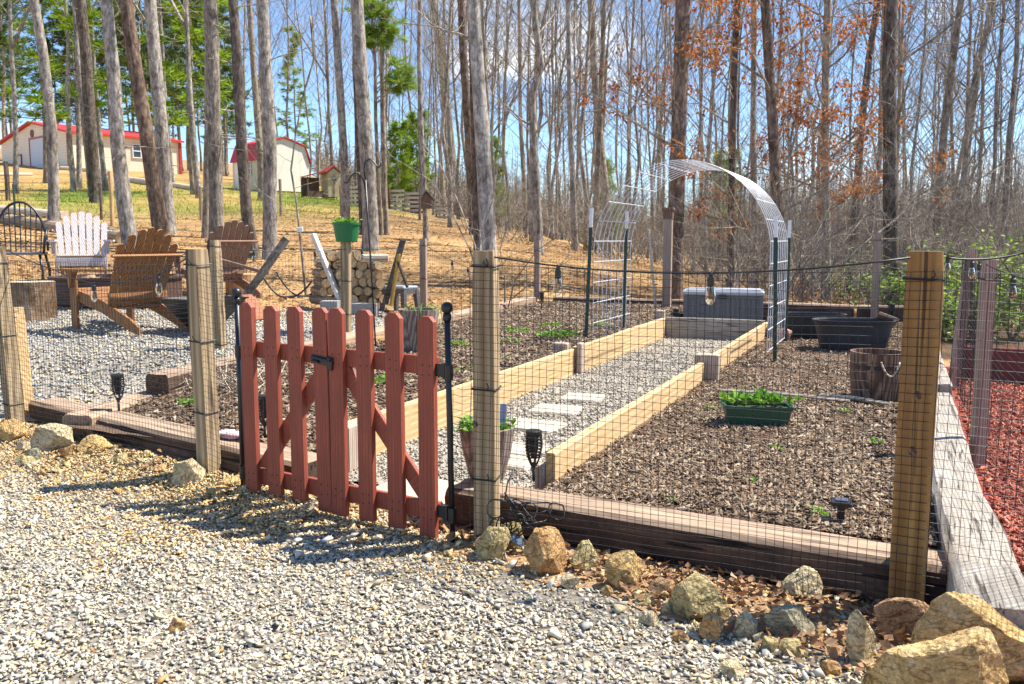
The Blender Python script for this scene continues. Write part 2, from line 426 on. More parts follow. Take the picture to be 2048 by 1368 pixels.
# polygon tests
def inpoly(P, poly):
    x, y = P[:, 0], P[:, 1]; r = np.zeros(len(P), bool); n = len(poly)
    for i in range(n):
        x0, y0 = poly[i][:2]; x1, y1 = poly[(i+1) % n][:2]
        c = ((y0 > y) != (y1 > y)) & (x < (x1-x0)*(y-y0)/(y1-y0+1e-12)+x0)
        r ^= c
    return r
def sample(poly, n, bias=None):
    a = np.array([p[:2] for p in poly]); lo, hi = a.min(0), a.max(0); out = []
    k = 0
    while k < n:
        P = nr.random((n*2, 2))*(hi-lo)+lo; P = P[inpoly(P, poly)]
        if bias is not None: P = P[nr.random(len(P)) < bias(P)]
        out.append(P); k += len(P)
    return np.concatenate(out)[:n]
def hull(pts):
    bm = bmesh.new()
    for p in pts: bm.verts.new(p)
    r = bmesh.ops.convex_hull(bm, input=bm.verts)
    bmesh.ops.delete(bm, geom=[v for v in bm.verts if not v.link_faces], context='VERTS')
    bm.verts.index_update(); bmesh.ops.triangulate(bm, faces=bm.faces)
    v = np.array([v.co[:] for v in bm.verts]); f = np.array([[x.index for x in q.verts] for q in bm.faces]); bm.free()
    return v, f
def stone_temp(k, flat=.6):
    p = nr.normal(size=(k, 3)); p /= np.linalg.norm(p, axis=1)[:, None]; p *= (.65+.5*nr.random((k, 1)))
    p *= np.array([1, .72, flat]); return hull(p)
def chip_temp():
    w = .22+.2*nr.random(); h = .08+.06*nr.random()
    p = np.array([[sx*(1+.3*(nr.random()-.5)), sy*w*(1+.5*(nr.random()-.5)), sz*h] for sx in (-1, 1) for sy in (-1, 1) for sz in (-1, 1)])
    return hull(p)
def leaf_temp():
    a = .5+.3*nr.random(); c = .2+.4*nr.random()
    v = np.array([[-1,0,c*.5],[-.2,a,c*.3*nr.random()],[1,.1,c*nr.random()],[.1,-a,c*.4*nr.random()],[0,0,-.05],[-.6,.5*a,.1],[-.55,-.5*a,.2*c]])
    return v, np.array([[0,4,5],[5,4,1],[1,4,2],[2,4,3],[3,4,6],[6,4,0]])
def blade_temp():
    v = np.array([[-.06,0,0],[.06,0,0],[.03,.25,.7],[-.03,.25,.7],[0,.6,1.0]])
    return v, np.array([[0,1,2],[0,2,3],[3,2,4]])
def rotm(yaw, tx, ty):
    cy, sy, cx, sx, c2, s2 = np.cos(yaw), np.sin(yaw), np.cos(tx), np.sin(tx), np.cos(ty), np.sin(ty)
    Z = np.zeros((len(yaw), 3, 3)); X = Z.copy(); Y = Z.copy()
    Z[:, 0, 0] = cy; Z[:, 0, 1] = -sy; Z[:, 1, 0] = sy; Z[:, 1, 1] = cy; Z[:, 2, 2] = 1
    X[:, 0, 0] = 1; X[:, 1, 1] = cx; X[:, 1, 2] = -sx; X[:, 2, 1] = sx; X[:, 2, 2] = cx
    Y[:, 1, 1] = 1; Y[:, 0, 0] = c2; Y[:, 0, 2] = s2; Y[:, 2, 0] = -s2; Y[:, 2, 2] = c2
    return Z@X@Y
def scatter(name, mat, temps, P, S, tilt=.4, cols=None, label=None):
    n = len(P); M = rotm(nr.random(n)*6.283, nr.normal(size=n)*tilt, nr.normal(size=n)*tilt)
    which = nr.integers(0, len(temps), n); V = []; Fc = []; C = []; o = 0
    for k, (tv, tf) in enumerate(temps):
        ix = np.nonzero(which == k)[0]
        if not len(ix): continue
        v = np.einsum('nij,nkj->nki', M[ix], tv[None]*S[ix][:, None, :]) + P[ix][:, None, :]
        V.append(v.reshape(-1, 3)); Fc.append((tf[None]+(o+np.arange(len(ix))*len(tv))[:, None, None]).reshape(-1, 3)); o += len(ix)*len(tv)
        if cols is not None: C.append(np.repeat(cols[ix], len(tv), axis=0))
    V = np.concatenate(V).astype(np.float32); Fc = np.concatenate(Fc).astype(np.int32)
    m = bpy.data.meshes.new(name); m.vertices.add(len(V)); m.vertices.foreach_set('co', V.ravel())
    m.loops.add(len(Fc)*3); m.loops.foreach_set('vertex_index', Fc.ravel())
    m.polygons.add(len(Fc)); m.polygons.foreach_set('loop_start', np.arange(len(Fc), dtype=np.int32)*3)
    m.update(calc_edges=True); m.validate()
    if cols is not None:
        ca = m.color_attributes.new('Col', 'FLOAT_COLOR', 'POINT'); c = np.ones((len(V), 4), np.float32); c[:, :3] = np.concatenate(C); ca.data.foreach_set('color', c.ravel())
    m.materials.append(mat)
    o = link(bpy.data.objects.new(name, m)); o['kind'] = 'stuff'
    return o
def vnoise(P, s, z=0): return np.array([mn.noise(Vector((p[0]*s, p[1]*s, z))) for p in P])
stones = [stone_temp(k, f) for k in (6, 7, 7, 8, 8) for f in (.4, .55, .75)]
chips = [chip_temp() for _ in range(8)]; leaves = [leaf_temp() for _ in range(6)]

# fence line in plan
PL1, PL2 = G(32, 862), G(420, 962); PC = G(974, 1088); PR = G(1812, 1224)
GL, GR = G(500, 996), G(880, 1080)
z0_ = lambda p: Vector((p.x, p.y, 0))
BA, BB = z0_(G(890, 974, .172)), z0_(G(1903, 1138, .172))        # front beam, front face, right
LA, LB = z0_(G(55, 801, .172)), z0_(G(598, 928, .172))        # front beam, front face, left
drive = [(-6.5, 1.2), (3.2, 1.2), (2.6, 2.2), (1.55, 2.7), z0_(BB), BA, (-.33, 4.0), (-.9, 4.3), LB, LA, (-3.3, 5.9), (-6.5, 8.0)]
mb = MB(); mb.add([(p[0], p[1], .004) for p in drive], [tuple(range(len(drive)))])
structure(obj('gravel_driveway', mb, plain('driveway_grit', (.26,.225,.175), .95, .3, 45, .7, c2=(.10,.082,.06))))
def fence_dist(P):
    d = np.full(len(P), 99.); 
    pts = [(-5.5, 7.3), PL1, PL2, GL, GR, PC, PR, (2.4, 2.3)]
    for a, b in zip(pts[:-1], pts[1:]):
        a = np.array(a[:2]); b = np.array(b[:2]); ab = b-a; t = np.clip(((P-a)@ab)/(ab@ab), 0, 1)
        d = np.minimum(d, np.linalg.norm(P-(a+t[:, None]*ab), axis=1))
    return d
near = [(-3.4, 1.7), (2.3, 1.7), (2.0, 2.45), z0_(BB), BA, (-.33, 3.95), (-.9, 4.25), LB, LA, (-3.6, 6.1), (-4.6, 6.6), (-4.6, 3.5)]
def drive_cols(P, n):
    pal = np.array([(.50,.48,.43), (.43,.42,.39), (.58,.54,.46), (.37,.37,.36), (.55,.49,.38), (.48,.42,.32), (.33,.335,.33), (.52,.44,.30)])
    c = pal[nr.integers(0, len(pal), n)]
    d = fence_dist(P); w = vnoise(P, 1.6, 2)*.5
    left = P[:, 0] < -.9
    och = np.where(left, np.clip(1.35-d/.62+w, 0, 1), np.clip(1.1-d/.42+w, 0, .95)) + .03
    och = np.where(P[:, 0] > .1, np.maximum(och, np.clip((P[:, 0]-.1)*.6+w-.15, 0, .45)), och)
    op = np.array([(.58,.40,.18), (.48,.32,.13), (.66,.53,.30), (.52,.40,.23), (.40,.24,.10), (.50,.46,.36)])
    oc = op[nr.integers(0, len(op), n)]
    k = (nr.random(n) < och)[:, None]
    return np.where(k, oc, c)*(.8+.4*nr.random((n, 1)))*np.array([1.05, 1.0, .90])
n = 125000; P = sample(near, n, lambda P: np.clip(1.6-.12*P[:, 1], .5, 1)); cols = drive_cols(P, n)
d = fence_dist(P); keep = ~((P[:, 0] > -.05) & (d < .46+.25*vnoise(P, 2.2, 11)) & (nr.random(n) < .58)); P = P[keep]; cols = cols[keep]; d = d[keep]; n = len(P); sz = (.0055+.0085*nr.random(n)**1.6)*(1+.6*(nr.random(n) < .03)); sz *= np.where((P[:, 0] > .5) & (nr.random(n) < .12), 1.7, 1)
S = np.stack([sz*(1+.5*nr.random(n)), sz*(1+.3*nr.random(n)), sz*(.9+.4*nr.random(n))], 1)
hz = np.clip(.30-d, 0, .3)*.15*(P[:, 0] < -.9) + .010*np.maximum(0, vnoise(P, 2.5, 6)) + .002
scatter('gravel', m_stone, stones, np.column_stack([P, hz+sz*.25+.006*nr.random(n)]), S, .45, cols)
n = 800; P = sample(near, n, lambda P: np.clip(.9-fence_dist(P)/.55, .08, 1)); cols = drive_cols(P, n)
sz = .016+.024*nr.random(n)**2
scatter('gravel', m_stone, stones, np.column_stack([P, .010+sz*.25]), np.stack([sz*1.2, sz, sz*.8], 1), .35, cols)
# patio gravel, following the ground
def patio_inside(P):
    r = []
    for x, y in P:
        u, v = toUV(x, y); e = -4.55-(v-4.3)*.098 if v > 4.3 else -4.6
        t = 1024+F*x/y; z = HT(x, y); row = 480+F*(CZ-z)/y
        r.append(u < e and row > 618-.02*(480-t)+6*math.sin(t*.05) if t > 120 else u < e and row > 600)
    return np.array(r)
pat = [(-7.5, 6.5), (-2.6, 5.6), (-1.0, 10.5), (-1.5, 12), (-7.5, 12)]
mb = MB()
xs = np.linspace(-7.5, -.5, 70); ys = np.linspace(5.6, 12, 64)
pp = np.array([(x, y) for y in ys for x in xs]); ins = patio_inside(pp)
PATZ = lambda x, y: max(HT(x, y), .16*min(1, max(0, (y-5.4)/.8)))
for (x, y) in pp: mb.v.append((x, y, PATZ(x, y)+.008))
for j in range(63):
    for i in range(69):
        q = (j*70+i, j*70+i+1, j*70+i+71, j*70+i+70)
        if all(ins[k] for k in q): mb.f.append(q)
structure(obj('gravel_patio', mb, m_path, smooth=True))
n = 26000; P = sample(pat, n*2); P = P[patio_inside(P)][:n]; n = len(P)
pal = np.array([(.40,.40,.38), (.50,.48,.43), (.34,.35,.36), (.57,.52,.42), (.46,.42,.34), (.55,.44,.26)])
cols = pal[nr.integers(0, 6, n)]*(.8+.35*nr.random((n, 1)))
sz = .012+.012*nr.random(n)
scatter('patio_gravel', m_stone, stones[:6], np.column_stack([P, [PATZ(x, y)+.016 for x, y in P]]), np.stack([sz*1.25, sz, sz], 1), .5, cols)

# garden beds and path
def ul(v): return -4.5 - max(0, v-4.33)*.0978
left_h = lambda u, v: .13+.11*min(1, max(0, (v-3.7)/1.6))
right_h = lambda u, v: .11+.02*math.exp(-(v-3.4)**2)
grid_uv('garden_soil', m_soil, lambda v: (ul(v), -2.66), 3.55, 13.2, 26, 90, left_h)
grid_uv('garden_soil', m_soil, lambda v: (-1.40, .24), 3.28, 13.2, 20, 90, right_h)
grid_uv('gravel_path', m_path, lambda v: (-2.64, -1.42), 3.55, 10.9, 10, 60, lambda u, v: .03, .006)
def uvpoly(u0, u1, v0, v1): return [UV(u0, v0), UV(u1, v0), UV(u1, v1), UV(u0, v1)]
def heights(P, f): return np.array([f(*toUV(x, y)) for x, y in P])
n = 40000; P = sample(uvpoly(-1.38, .16, 3.36, 12.8), n, lambda P: np.clip(3.2/P[:, 1], .25, 1)**1.7*np.where(vnoise(P, 1.1, 3) < -.22, .35, 1))
sz = .006+.014*nr.random(n)**2.4; 
scatter('wood_chip_mulch', m_chip, chips, np.column_stack([P, heights(P, right_h)+.012]), np.stack([sz*1.3, sz, sz], 1), .45)
n = 22000; P = sample([UV(-4.5, 3.7), UV(-2.68, 3.45), UV(-2.68, 13), UV(-5.25, 13)], n, lambda P: np.clip(4.2/P[:, 1], .25, 1))
sz = .008+.018*nr.random(n)**2
scatter('wood_chip_mulch', m_chip, chips, np.column_stack([P, heights(P, left_h)+.012]), np.stack([sz*1.3, sz, sz], 1), .45)
n = 12000; P = sample(uvpoly(-2.62, -1.45, 3.3, 10.6), n, lambda P: np.clip(4.5/P[:, 1], .3, 1))
sz = .009+.009*nr.random(n)
scatter('path_gravel', m_pathstone, stones[:6], np.column_stack([P, np.full(n, .040)]), np.stack([sz*1.2, sz, sz], 1), .5)
# red mulch beyond the right hand ties
grid_uv('red_mulch_bed', m_redsoil, lambda v: (.36, 4.2), 1.6, 9.2, 20, 40, lambda u, v: .03, .02)
n = 30000; P = sample(uvpoly(.42, 2.4, 1.7, 9.0), n, lambda P: np.clip(3.0/P[:, 1], .3, 1))
sz = .008+.015*nr.random(n)**1.5
scatter('red_mulch', m_redchip, chips, np.column_stack([P, np.full(n, .045)+.02*vnoise(P, 3, 5)]), np.stack([sz*1.3, sz, sz], 1), .55)
# dry leaves
def leaf_patch(poly, n, zf, s0=.022, s1=.04, mat=None, bias=None, tilt=.5, name='fallen_leaves'):
    P = sample(poly, n, bias); sz = s0+(s1-s0)*nr.random(n)
    return scatter(name, mat or m_dryleaf, leaves, np.column_stack([P, [zf(x, y) for x, y in P]]), np.stack([sz, sz, sz], 1), tilt)
sb = [BA, BB+Vector((.05, -.02, 0))]+[Vector((BB.x+(BA.x-BB.x)*k/12+.02, BB.y+(BA.y-BB.y)*k/12-.52-.16*mn.noise(Vector((k*.7, 3, 0)))+.2*(k/12)**3, 0)) for k in range(13)]
mb = MB(); mb.add([(p.x, p.y, .008) for p in sb], [tuple(range(len(sb)))]); structure(obj('bare_soil', mb, plain('red_brown_dirt', (.40,.25,.12), .95, .4, 22, .8, c2=(.24,.13,.06))))
leaf_patch([(.0, 3.4), (1.45, 2.72), (2.1, 2.4), (1.9, 2.0), (.9, 2.3), (.3, 2.95)], 1700, lambda x, y: .014+.03*rnd.random(), .008, .024, None, lambda P: np.clip(1-fence_dist(P)/.85, .06, 1))
leaf_patch([(-.32, 3.62), (-.02, 3.5), (-.02, 3.3), (-.3, 3.4)], 30, lambda x, y: .02+.02*rnd.random(), .02, .04)
leaf_patch([(-2.9, 5.35), (-1.35, 4.3), (-1.5, 4.2), (-3.1, 5.2)], 40, lambda x, y: .04+.04*rnd.random(), .015, .03)
# leaf litter over the bank and hillside
hill = [(-9, 12.5), (-2.4, 9.6), (-.6, 11.5), (.3, 15.2), (5, 14), (9, 20), (8, 34), (-16, 34), (-16, 14)]
n = 26000; P = sample(hill, n, lambda P: np.clip(14/P[:, 1], .3, 1)**1.5*(1-.8*np.array([grass_w(x, y) for x, y in P]))); sz = .022+.026*nr.random(n)
scatter('leaf_litter', m_litter, leaves, np.column_stack([P, [HT(x, y)+.012 for x, y in P]]), np.stack([sz, sz, sz], 1), .22)
n = 7000; P = sample([(4.5, 12), (12, 12), (20, 30), (9, 30)], n); sz = .035+.03*nr.random(n)
scatter('leaf_litter', m_dryleaf, leaves, np.column_stack([P, [HT(x, y)+.03 for x, y in P]]), np.stack([sz, sz, sz], 1), .5)
# thin grass on the hill
bl = [blade_temp() for _ in range(2)]
Pa = nr.random((60000, 2))*np.array([40, 40])+np.array([-34, 18]); w = np.array([grass_w(x, y) for x, y in Pa]); P = Pa[nr.random(len(Pa)) < w*.8][:16000]; n = len(P)
gm = island('hill_grass', [(.12,.22,.02), (.24,.34,.04), (.38,.36,.10), (.16,.26,.03)], .7, 20, 0, .2, .3)
sz = .07+.10*nr.random(n)
scatter('grass', gm, bl, np.column_stack([P, [HT(x, y)-.01 for x, y in P]]), np.stack([sz*1.6, sz, sz], 1), .35)

# ================================================================== TIMBERS
def tie_mb(L, w, h, seed, rough=.008, chew=.012, n=None):
    mb = MB(); r = random.Random(seed); off = r.random()*50; n = n or max(8, int(L/.06))
    prof = []; k = .02
    for (sx, sy) in ((-1,-1), (1,-1), (1,1), (-1,1)):
        px, py = sx*(w/2), sy*(h/2)
        prof += ([(px, py-sy*k), (px-sx*k, py)] if sx*sy > 0 else [(px-sx*k, py), (px, py-sy*k)])
    full = []
    for i in range(8):
        a, b = prof[i], prof[(i+1) % 8]; full.append(a)
        m = 5 if math.dist(a, b) > .06 else 1
        for q in range(1, m): full.append((a[0]+(b[0]-a[0])*q/m, a[1]+(b[1]-a[1])*q/m))
    rings = []
    for i in range(n+1):
        x = L*i/n; e = 0 if 0 < i < n else 1; rg = []
        for (py, pz) in full:
            d = 1-rough*2/h*(.5+mn.noise(Vector((x*2+off, py*9, pz*9))))-chew*3*max(0, mn.noise(Vector((x*6+off, py*14, pz*14)))-.25) - e*.03
            xx = x + (mn.noise(Vector((py*25+off, pz*25, x)))*.012 if e else 0)
            rg.append((xx, py*d, h/2+pz*d))
        rings.append(rg)
    mb.loft(rings); return mb
def tie(name, a, b, w, h, mat, label, z=0, seed=1, side=1, cat='timber', group=None, **kw):
    a = Vector(a); b = Vector(b); d = b-a; L = d.to_2d().length; an = ang(a, b)
    nrm = Vector((-math.sin(an), math.cos(an), 0))*side*w/2
    o = obj(name, tie_mb(L, w, h, seed, **kw), mat, None, (a.x+nrm.x, a.y+nrm.y, z), an)
    return tag(o, label, cat, group)
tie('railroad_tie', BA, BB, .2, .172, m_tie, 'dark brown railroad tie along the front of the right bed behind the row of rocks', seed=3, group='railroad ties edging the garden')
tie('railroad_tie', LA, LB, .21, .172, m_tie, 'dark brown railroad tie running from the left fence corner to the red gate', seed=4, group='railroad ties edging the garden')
RA, RB = z0_(G(1914, 1195, .225)), z0_(G(1864, 968, .225)); uR = toUV(RB.x, RB.y)[0]
tie('railroad_tie', RA, RB, .21, .225, m_tie_grey, 'big pale grey weathered tie end on at the near right corner', seed=5, side=-1, chew=.022, rough=.012, group='railroad ties edging the garden')
tie('railroad_tie', UV(uR+.2, toUV(RB.x, RB.y)[1]+.03), UV(uR+.2, 6.55), .2, .20, m_tie_grey, 'grey cracked tie beside the red mulch, behind the amber post', seed=6, side=1, group='railroad ties edging the garden', chew=.03)
tie('railroad_tie', UV(uR+.2, 6.6), UV(uR+.19, 9.2), .2, .25, m_tie_grey, 'grey tie farther along the right edge beside the barrel planter', seed=8, group='railroad ties edging the garden')
tie('railroad_tie', UV(uR+.19, 9.25), UV(uR+.17, 11.9), .2, .25, m_tie_grey, 'farthest grey tie on the right edge behind the black tubs', seed=9, group='railroad ties edging the garden')
tie('railroad_tie', G(185, 836, .172), G(345, 778, .19), .2, .19, m_tie_tan, 'short tan tie lying inside the left corner behind the front tie', seed=10, side=1, group='railroad ties edging the garden')
ea, eb = Vector((-2.30, 5.80, 0)), Vector((.42, 14.0, 0)); ed = (eb-ea)/4
for i, lb in enumerate(['nearest tie of the left bed edge, its dark sawn end towards the gate', 'second tie along the left bed edge, seen through the red gate', 'sunlit tie along the left bed edge behind the grey stool', 'far sunlit tie of the left bed edge meeting the back corner']):
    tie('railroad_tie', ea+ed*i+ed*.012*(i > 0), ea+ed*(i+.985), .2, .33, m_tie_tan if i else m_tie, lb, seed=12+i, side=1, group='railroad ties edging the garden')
for i, (u0, u1, lb) in enumerate([(-5.1, -2.9, 'shadowed tie across the back of the left bed'), (-2.86, -.6, 'shadowed back tie behind the grey deck box'), (-.56, .2, 'short back tie behind the black tubs')]):
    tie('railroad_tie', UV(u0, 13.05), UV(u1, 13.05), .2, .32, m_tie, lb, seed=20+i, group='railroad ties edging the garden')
# path boards
def board_mb(L, t, h, seed=0):
    mb = MB(); n = 14; rings = []
    for i in range(n+1):
        x = L*i/n; w = mn.noise(Vector((x*.6+seed*9, 0, 0)))*.012; dz = mn.noise(Vector((x*.8, seed*5, 0)))*.008
        rings.append([(x, w+a*t/2, b+dz) for a, b in ((-.8, 0), (.8, 0), (1, .006), (1, h-.006), (.8, h), (-.8, h), (-1, h-.006), (-1, .006))])
    mb.loft(rings); return mb
def board(a, b, t, h, z, label, seed, mat=None, group='boards edging the gravel path', cat='board'):
    return tag(obj('edging_board', board_mb((b-a).to_2d().length, t, h, seed), mat or m_board, None, (a.x, a.y, z), ang(a, b)), label, cat, group)
board(UV(-1.42, 3.62), UV(-1.42, 7.0), .045, .28, -.02, 'near pale new board on the right side of the gravel path', 1)
board(UV(-1.42, 7.06), UV(-1.42, 10.5), .045, .28, -.01, 'far pale new board on the right side of the gravel path', 2)
board(UV(-2.65, 3.62), UV(-2.65, 7.26), .045, .28, -.02, 'near pale board on the left side of the path behind the gate', 3)
board(UV(-2.65, 7.32), UV(-2.65, 10.5), .045, .28, -.01, 'far pale board on the left side of the gravel path', 4)
board(UV(-2.62, 10.56), UV(-1.44, 10.56), .045, .28, 0, 'greyed board closing the far end of the gravel path', 5, m_tie_grey)
def stake(u, v, h, label, w=.14, d=.09, dx=0):
    mb = MB(); mb.box((0, 0, h/2), (w, d, h), None, .008)
    tag(obj('board_stake', mb, m_stake, None, UV(u, v, 0), R(-24)+dx), label, 'stake', 'stakes holding the path boards')
stake(-1.36, 6.93, .32, 'stout stake at the middle joint of the right path board'); stake(-1.475, 7.06, .30, 'thin stake on the path side of the right board joint', .06, .09)
stake(-2.72, 7.18, .32, 'stout stake behind the middle joint of the left path board'); stake(-2.59, 7.32, .31, 'stake on the gravel side of the left board joint', .05, .10)
stake(-2.7, 10.56, .36, 'stake at the far left corner of the path', .1, .1); stake(-1.37, 10.56, .33, 'stake at the far right corner of the path', .1, .1)
stake(-1.47, 3.64, .20, 'small stake at the near end of the right path board', .05, .07); stake(-2.60, 3.74, .27, 'broad tan block at the near end of the left path board behind the gate', .10, .14)
# stepping stones
for i, (px, py, w, dd, h) in enumerate([(1165, 794, .30, .28, .05), (1112, 818, .34, .30, .05), (1068, 850, .36, .30, .05), (1035, 897, .30, .26, .05), (1022, 922, .30, .24, .05), (840, 978, .42, .36, .05)]):
    p = G(px, py, .045); mb = MB(); mb.box((0, 0, -.02), (w, dd, .05), None, .012)
    tag(obj('stepping_stone', mb, m_concrete, None, p, R(-24)+rnd.uniform(-.12, .12)),
        ['farthest pale stepping stone in the gravel path', 'second farthest pale stepping stone in the gravel path', 'middle pale stepping stone in the path', 'pale stepping stone beside the right path board near its end', 'stepping stone half hidden behind the front wooden flower pot', 'pale stepping stone just inside the red gate'][i], 'stepping stone', 'stepping stones in the path')

# ================================================================== FENCE POSTS
def post_mb(w, d, h, seed, lean=(0, 0)):
    mb = MB(); n = 10; k = .0035; rings = []
    for i in range(n+1):
        z = h*i/n; ox = lean[0]*i/n + mn.noise(Vector((z*1.5, seed, 0)))*.004; oy = lean[1]*i/n + mn.noise(Vector((z*1.5, seed, 7)))*.004
        q = .9 if i == n else 1
        rings.append([(ox+x*q, oy+y*q, z) for x, y in ((-w/2+k, -d/2), (w/2-k, -d/2), (w/2, -d/2+k), (w/2, d/2-k), (w/2-k, d/2), (-w/2+k, d/2), (-w/2, d/2-k), (-w/2, -d/2+k))])
    mb.loft(rings); return mb
def knots(root, w, d, hs):
    for (z, x) in hs:
        mb = MB(); mb.lathe([(.013, 0), (.010, .003), (.002, .004)], 10, sy=1.2); o = obj('knot', mb, m_barrel, root, (x, -d/2-.0005, z)); o.rotation_euler = (R(90), 0, 0)
def post(px_or_p, h, label, w=.089, d=.089, rz=0, mat=None, z=0, lean=(0, 0), ties=(), seed=1, name='fence_post', kn=()):
    p = px_or_p
    r = thing(name, label, 'post', (p.x, p.y, p.z), rz, 'wooden posts of the garden fence')
    obj('post_shaft', post_mb(w, d, h, seed, lean), mat or m_post, r)
    for t in ties:
        mb = MB(); q = .004; f = t/h; ox, oy = lean[0]*f, lean[1]*f; dz = .004
        mb.tube([(ox-w/2-q, oy-d/2-q, t), (ox+w/2+q, oy-d/2-q, t-dz), (ox+w/2+q, oy+d/2+q, t), (ox-w/2-q, oy+d/2+q, t+dz), (ox-w/2-q, oy-d/2-q, t)], .0035, 5)
        mb.tube([(ox+w*.2, oy-d/2-q, t), (ox+w*.3, oy-d/2-.02, t+.012), (ox+w*.25, oy-d/2-.03, t+.03)], .0025, 4)
        obj('wire_tie', mb, m_cable, r)
    knots(r, w, d, kn)
    return r
post(PR, 1.185, 'wide amber post at the near right corner with dark knots', .110, .07, R(-27), m_post_amber, ties=(1.10,), seed=2, kn=((.73, .0), (.55, -.005)))
post(PC, 1.178, 'square tan post beside the black gate rod and rocks', .087, .087, R(-14), m_post, ties=(1.12, .64, .28), seed=3, kn=((1.13, .01), (.50, -.035)))
post(PL2, 1.175, 'square tan post left of the red gate', .085, .085, R(-33), m_post, ties=(1.10, .72, .36), seed=4, lean=(-.03, 0))
post(PL1, 1.18, 'leaning tan corner post at the left edge', .085, .085, R(-36), m_post, ties=(1.08, .62, .18), seed=5, lean=(-.10, 0))
post(G(60, 850), .78, 'short orange stub post behind the left corner post', .04, .07, R(-36), m_board, seed=6, lean=(-.07, 0), name='fence_post')
post(G(442, 716, .22), 1.0, 'plain tan post inside the patio behind the left gate post', .085, .085, R(-20), m_post, ties=(.95, .12), seed=7, lean=(-.03, 0))
pp_ = G(692, 672, .27); post(pp_, .93, 'tan post carrying the green flower pot', .09, .07, R(-12), m_post, ties=(.55, .22), seed=8, lean=(.02, 0))
post(G(848, 626, .27), .97, 'thin post right of the grey step stool', .085, .07, R(-12), m_post_grey, ties=(.88, .45), seed=9)
post(G(1075, 596, .3), .92, 'thin grey post at the back left corner of the garden', .085, .085, R(-20), m_post_grey, ties=(.75,), seed=10)
pb = G(1333, 618, .22); post(pb, 1.42, 'tall brown capped post behind the grey deck box', .12, .10, R(-20), m_bark_red if False else m_post_grey, seed=11)
mb = MB(); mb.box((0, 0, .02), (.17, .15, .04), None, .006); mb.box((0, 0, -.06), (.135, .115, .12)); capo = obj('post_cap', mb, m_barrel, bpy.data.objects['fence_post.009'], (0, 0, 1.42))
p_ = UV(-.33, 13.0, .1); post(p_, 1.22, 'dark weathered post behind the black tubs', .10, .09, R(-20), m_post_grey, ties=(1.12,), seed=12)
post(UV(.405, 5.12), 1.12, 'upright brown post standing in the red mulch', .075, .045, R(12), m_post_grey, ties=(1.02,), seed=13)
post(UV(.405, 7.75), 1.15, 'leaning brown post farther back in the red mulch', .075, .05, R(10), m_post_grey, seed=14, lean=(.12, .02))
mb = MB(); mb.tube([(0, 0, 0), (-.12, .05, 1.15)], [.02, .018], 6); tag(obj('prop_stick', mb, m_palelog, None, pb+Vector((-.17, -.1, 0)), R(30)), 'long pale stick leaning against the tall brown capped post', 'stick')
# sticks against tall post done

# ================================================================== NETTING
def net(a, b, z0, z1, cell, seed, label, rad=.00105, zb=None, amp=.012, n=3, knot=True):
    a = Vector(a); b = Vector(b); d = (b-a).to_2d(); L = d.length; d = d/L; nrm = Vector((-d.y, d.x))
    mb = MB(); nu = max(2, int(L/cell)); nz = max(2, int((z1-z0)/cell)); sg = 2
    def P(s, f):
        lo = z0 if zb is None else zb(s/L)
        z = lo+(z1-lo)*f
        z += .006*mn.noise(Vector((s*3, z*3, seed+3))) - .012*math.sin(math.pi*s/L)*f
        ss = s+.005*mn.noise(Vector((s*5, z*4, seed)))+.010*mn.noise(Vector((s*1.2, z*1.5, seed+9)))
        o = amp*(mn.noise(Vector((s*1.8, z*2.2, seed+5)))+.4*mn.noise(Vector((s*6, z*6, seed))))
        return Vector((a.x+d.x*ss+nrm.x*o, a.y+d.y*ss+nrm.y*o, z))
    g = [[P(L*i/nu, j/nz) for j in range(nz+1)] for i in range(nu+1)]
    for i in range(nu+1): mb.tube(g[i], rad, n, False)
    for j in range(nz+1): mb.tube([g[i][j] for i in range(nu+1)], rad, n, False)
    if knot:
        q = rad*1.8
        for r in g:
            for p in r: mb.add([p+Vector(v)*q for v in ((1,0,0),(0,1,0),(-1,0,0),(0,-1,0),(0,0,1),(0,0,-1))], [(0,1,4),(1,2,4),(2,3,4),(3,0,4),(1,0,5),(2,1,5),(3,2,5),(0,3,5)])
    return tag(obj('garden_netting', mb, m_net), label, 'netting', 'black plastic netting of the garden fence')
fo = lambda p, k=.05: Vector((p.x+math.sin(R(-28))*k, p.y-math.cos(R(28))*k, 0))
net(fo(PC, .048)+Vector((-.04, 0, 0)), fo(PR, .05)+Vector((.05, -.02, 0)), .03, 1.125, .029, 1, 'black netting across the front right bay between the tan and amber posts')
net(fo(PL1, .046)+Vector((-.5, .35, 0)), fo(PL1, .046), .05, 1.1, .029, 2, 'black netting left of the leaning corner post')
net(fo(PL1, .046), fo(PL2, .046)+Vector((.02, 0, 0)), .04, 1.1, .029, 3, 'black netting between the two posts left of the gate')
net(fo(PL2, .046)+Vector((.02, 0, 0)), GL+Vector((-.06, .03, 0)), .04, 1.09, .029, 4, 'short black netting piece between the left post and red gate')
net(GR+Vector((.06, -.05, 0)), fo(PC, .048)+Vector((-.04, 0, 0)), .03, 1.08, .029, 5, 'narrow black netting strip between gate rod and tan post')
net(fo(PR, .05)+Vector((.055, -.024, 0)), fo(PR, .05)+Vector((.75, -.33, 0)), .03, 1.125, .029, 6, 'black netting from the amber post out past the right picture edge')
net(UV(.50, 2.5), UV(.44, 5.12), .06, 1.05, .034, 66, 'black netting standing in the red mulch nearer than the brown post', knot=False)
net(UV(.44, 2.0), UV(.44, 2.95), .02, 1.13, .03, 61, 'black netting piece nearest on the right side') if False else None
net(UV(.44, 5.12), UV(.44, 8.0), .05, 1.08, .034, 7, 'black netting along the right side beyond the brown post', knot=False)
net(UV(.42, 8.0), UV(-.3, 13.1), .2, 1.15, .05, 8, 'black netting behind the tubs at the far right', knot=False)
